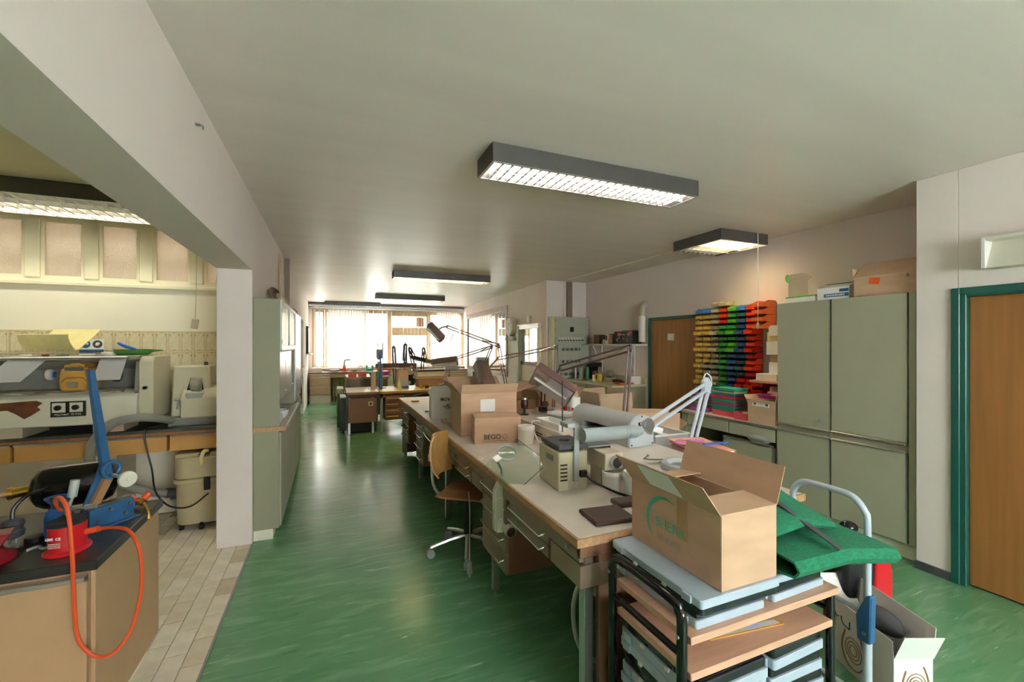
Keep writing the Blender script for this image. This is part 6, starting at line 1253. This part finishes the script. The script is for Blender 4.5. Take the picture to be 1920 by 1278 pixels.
# clutter: stacked cases, tools
z = ZM
for k, (w, d, h, m, lb, nm_) in enumerate(((.5, .3, .16, 'card_dark', 'lowest brown crate in the clutter stack', 'wooden_crate'), (.6, .3, .05, 'card', 'flat wooden tray on the brown crate', 'wooden_tray'), (.55, .28, .04, 'white_paper', 'bundle of white papers on the wooden tray', 'paper_bundle'), (.58, .3, .05, 'cream_plastic', 'cream flat case in the clutter stack', 'flat_case'), (.56, .28, .04, 'dark_brown', 'dark brown lid on top of the clutter stack', 'brown_board'))):
    one(nm_, B(-w/2, w/2, -d/2, d/2, 0, h), m, lb, nm_.split('_')[-1], (1.85, 8.8, z), .03*k, bevel=.004); z += h+.0003
one('red_cushion', MB().sph((0, 0, .05), (.06, .07, .05), 12, 8), 'dark_red', 'dark red round pad at the right of the clutter stack', 'pad', (2.2, 8.72, ZM))
t = thing('hand_drill', 'teal handheld tool lying on the yellow-edged desk', 'tool', (1.9, 8.28, ZM), .2); add('grip', MB().tube([(-.12, 0, .03), (0, 0, .04), (.18, .05, .06)], [.03, .022, .012], 10, 3), 'teal', t); add('tip', MB().cyl((.18, .05, .06), (.26, .07, .07), .008, n=8), 'charcoal', t)
rnd = random.Random(21)
names = [('tool_jar', 'jar', 'offwhite'), ('tin_can', 'can', 'card'), ('wooden_block', 'block', 'edge_wood'), ('small_pot', 'pot', 'cream_plastic'), ('plastic_cup', 'cup', 'white_plastic')]
sp = [(1.62, 8.42, .07, 'brass', 'small brass pot in front of the clutter stack'), (1.72, 8.38, .05, 'dark_metal', 'little dark metal jar in front of the clutter stack'), (2.02, 8.5, .06, 'offwhite', 'off-white pot right of the clutter stack'), (2.26, 8.3, .09, 'orange', 'orange-red can near the far desk edge')]
for x, y, h, m, lb in sp: one('small_pot', MB().lathe([(.03, 0), (.035, .004), (.036, h), (.03, h), (.028, .01)], 14), m, lb, 'pot', (x, y, ZM))
t = thing('desk', 'pale desk behind the carton row, cluttered with small parts', 'desk', (1.75, 6.9, 0)); add('desk_top', B(0, 1.5, 0, .8, .8, .83), 'cream_plastic', t); add('top_edge', B(0, 1.5, -.012, 0, .795, .832), 'edge_wood', t); add('front_panel', B(.05, 1.45, .03, .05, .1, .79), 'brown', t)
for x in (.02, 1.44): add('leg', B(x, x+.04, .72, .76, 0, .8), 'alu', t)
t = thing('grinding_file', 'dark teal round brush upright in a wooden block', 'brush', (2.35, 7.35, .832)); add('block', B(-.05, .05, -.05, .05, 0, .08), 'edge_wood', t, bevel=.003); add('brush_body', MB().cyl((0, 0, .08), (0, 0, .28), .028, n=14), 'teal', t)
for k, (x, y, m, lb) in enumerate(((2.05, 7.2, 'orange', 'small orange pot on the cluttered pale desk'), (2.6, 7.3, 'orange', 'upright orange-red box on the cluttered pale desk'), (2.15, 7.15, 'edge_wood', 'wooden block on the cluttered pale desk'), (2.5, 7.1, 'card', 'low tan box at the right of the cluttered pale desk'), (1.95, 7.3, 'white_plastic', 'white bottle cap at the left of the pale desk'), (2.0, 7.05, 'charcoal', 'dark little box at the near edge of the pale desk'))):
    w = (.04, .03, .09, .14, .04, .05)[k]; h = (.07, .12, .06, .05, .08, .04)[k]
    one(('orange_pot', 'orange_carton', 'wooden_block', 'tan_box', 'white_bottle', 'dark_box')[k], B(-w, w, -.04, .04, 0, h), m, lb, ('pot', 'box', 'block', 'box', 'bottle', 'box')[k], (x, y, .832), .1*k, bevel=.006)
# chairs
office_chair('office_chair', 'black upholstered swivel chair between the desk rows', (.45, 10.9, 0), .3, False, 'black office chairs'); office_chair('office_chair', 'black swivel chair at the right behind the second-row desk', (1.6, 10.4, 0), .2, False, 'black office chairs')
t = thing('visitor_chair', 'black tube-leg chair in front of the drawer desk', 'chair', (1.45, 7.72, 0), .2); add('backrest', MB().sheet(lambda u, v: (-.22+.44*u, -.2-.06*v+.03*(2*u-1)**2, .5+.24*v*(1-.2*(2*u-1)**2)), 8, 4, .03), 'black_matte', t); add('seat', B(-.22, .22, -.2, .22, .42, .46), 'black_matte', t, bevel=.015)
for x in (-.22, .22): add('leg', MB().tube([(x, -.24, .0), (x, -.2, .42), (x, .1, .43), (x, .24, 0)], .012, 8), 'black', t)
# ================================================================ window desks
def wdesk(label, x0, x1, ped_x, mat='card'):
    T = thing('window_desk', label, 'desk', (0, 12.72, 0)); add('desk_top', B(x0, x1, 0, .6, .80, .83), 'brown', T, bevel=.003)
    for px in ped_x:
        add('pedestal', B(px, px+.52, .03, .55, .22, .80), 'brown', T); add('plinth', B(px, px+.52, .05, .55, 0, .22), 'wall', T)
        for z0, z1 in ((.72, .79), (.46, .71), (.23, .45)): d = add('drawer', B(px+.01, px+.51, .01, .03, z0, z1-.012), 'card', T, bevel=.002); add('handle_strip', B(px+.01, px+.51, .0, .028, z1-.014, z1), 'alu', d)
    add('rail', B(x0, x1, .05, .08, .68, .80), 'card', T); return T
wdesk('tan window desk with drawers in the far left corner', -.55, 1.6, (-.52,)); wdesk('tan window desk with drawers in the far right corner', 2.2, 3.86, (2.75, 3.3))
t = thing('radiator', 'cream column radiator under the far window desk', 'radiator', (.35, 13.2, .12))
for k in range(14): add('column', B(-.3+k*.06, -.26+k*.06, 0, .1, 0, .5), 'cream_plastic', t, bevel=.012)
add('pipe', MB().cyl((-.3, .05, .04), (.54, .05, .04), .015, n=8), 'cream_plastic', t)
for x in (-.28, .5): add('foot', B(x, x+.02, .02, .08, -.12, .0), 'cream_plastic', t)
ZW = .83
for k, (x, y, nm_, m, lb, pr_) in enumerate(((-.35, 13.0, 'grey_box', 'offwhite', 'low off-white box at the left on the window desk', 'b'), (-.42, 13.18, 'green_cup', 'sage', 'small green cup at the far left window', 'c'), (.35, 13.0, 'orange_microscope', 'orange', 'orange instrument with dark arm on the window desk', 'm'), (.78, 13.05, 'white_ring_roll', 'white_plastic', 'white tape roll on the window desk', 'r'), (1.03, 13.0, 'turquoise_vice', 'turq', 'turquoise small vice on the window desk', 'v'), (1.45, 12.95, 'orange_crate', 'orange', 'orange-red crate on the window desk', 'x'), (.1, 12.95, 'white_dish', 'white_paper', 'white dish on the window desk', 'd'), (.6, 12.95, 'white_bowl', 'white_paper', 'white bowl on the window desk', 'd'), (3.4, 13.0, 'blue_monitor', 'cool_grey', 'pale boxy device on the right window desk', 'x2'))):
    m_ = MB()
    if pr_ == 'm':
        T = thing(nm_, lb, 'instrument', (x, y, ZW)); add('body', MB().box(-.08, .08, -.06, .06, 0, .04).box(-.04, .04, -.03, .05, .04, .16), m, T, bevel=.006); add('arm', MB().tube([(0, 0, .16), (0, 0, .28), (.05, 0, .32), (.16, 0, .32)], .016, 8, 3), 'charcoal', T); continue
    if pr_ == 'v':
        T = thing(nm_, lb, 'vice', (x, y, ZW)); add('body', MB().box(-.1, .1, -.05, .05, 0, .08).box(-.1, -.06, -.05, .05, .08, .16).box(.05, .1, -.05, .05, .08, .16), m, T, bevel=.005); add('screw', MB().cyl((-.16, 0, .11), (.16, 0, .11), .012, n=8), 'steel', T); continue
    if pr_ == 'x': m_.box(-.22, .22, -.1, .1, 0, .08).box(-.2, .2, -.09, .09, .09, .17).box(-.22, .22, -.1, .1, .17, .2).box(-.2, .2, -.09, .09, .08, .09)
    elif pr_ == 'x2': m_.box(-.2, .2, -.12, .12, 0, .35).box(-.15, .15, -.13, -.12, .1, .3)
    elif pr_ == 'b': m_.box(-.13, .13, -.1, .1, 0, .12)
    elif pr_ == 'c': m_.lathe([(.04, 0), (.05, .16), (.045, .16), (.035, .01)], 14)
    elif pr_ == 'r': m_.tube([(.06*math.cos(a), 0, .075+.06*math.sin(a)) for a in [k2*math.pi/8 for k2 in range(16)]], .02, 8, 1, True)
    else: m_.lathe([(.07, 0), (.13, .06), (.12, .06), (.05, .01)], 16)
    one(nm_, m_, m, lb, {'b': 'box', 'c': 'cup', 'r': 'tape roll', 'x': 'crate', 'x2': 'device', 'd': 'dish'}[pr_], (x, y, ZW), bevel=.004 if pr_ in 'bx2' else 0)
one('dark_tools', MB().tube([(-.2, 0, .01), (-.1, 0, .05), (0, 0, .17)], .008, 6).tube([(.05, 0, .01), (.16, 0, .03), (.3, .0, .16)], .008, 6), 'charcoal', 'dark angled hand tools leaning on the window desk', 'tools', (.1, 13.1, ZW)) if False else None
# lamps in front of the windows
def P_(u, y, v):   # helper for the lamp joints: bearing and height at distance y
    a = (u-960)/811.2; s_, c_ = math.sin(.3966), math.cos(.3966); dx, dy, dz = s_+a*c_, c_-a*s_, -(v-644.5)/811.2; k = y/dy
    return Vector((dx*k, y, 1.6+dz*k))
def far_lamp(label, y, base, elbow, wrist, head, rot=(0, .2, 0), size=(.14, .34, .09), mat='lamp_brown'):
    bz = P_(base[0], y, base[1]); return arm_lamp(label, (bz.x, y, ZM), P_(elbow[0], y, elbow[1]), P_(wrist[0], y, wrist[1]), P_(head[0], y, head[1]), rot, size, mat, .05, .015)
z0 = 644.5+811.2*.77/8.5
far_lamp('brown lamp with horizontal head left of the tall window lamps', 9.0, (741, 712), (738, 650), (740, 682), (726, 685), (0, .1, 1.4), (.14, .45, .09))
far_lamp('brown lamp standing straight in the middle of the window lamps', 9.0, (760, 712), (760, 645), (758, 676), (762, 685), (0, .1, 1.3), (.15, .4, .1))
far_lamp('dark lamp with crossed arms right of the middle window lamp', 9.04, (782, 705), (768, 652), (778, 672), (784, 672), (.2, .5, .9), (.12, .3, .07), 'lamp_dark')
far_lamp('thick brown lamp with steep arm right of the crossed lamp', 9.04, (790, 695), (794, 652), (797, 672), (806, 677), (.1, .3, 1.2), (.12, .3, .07))
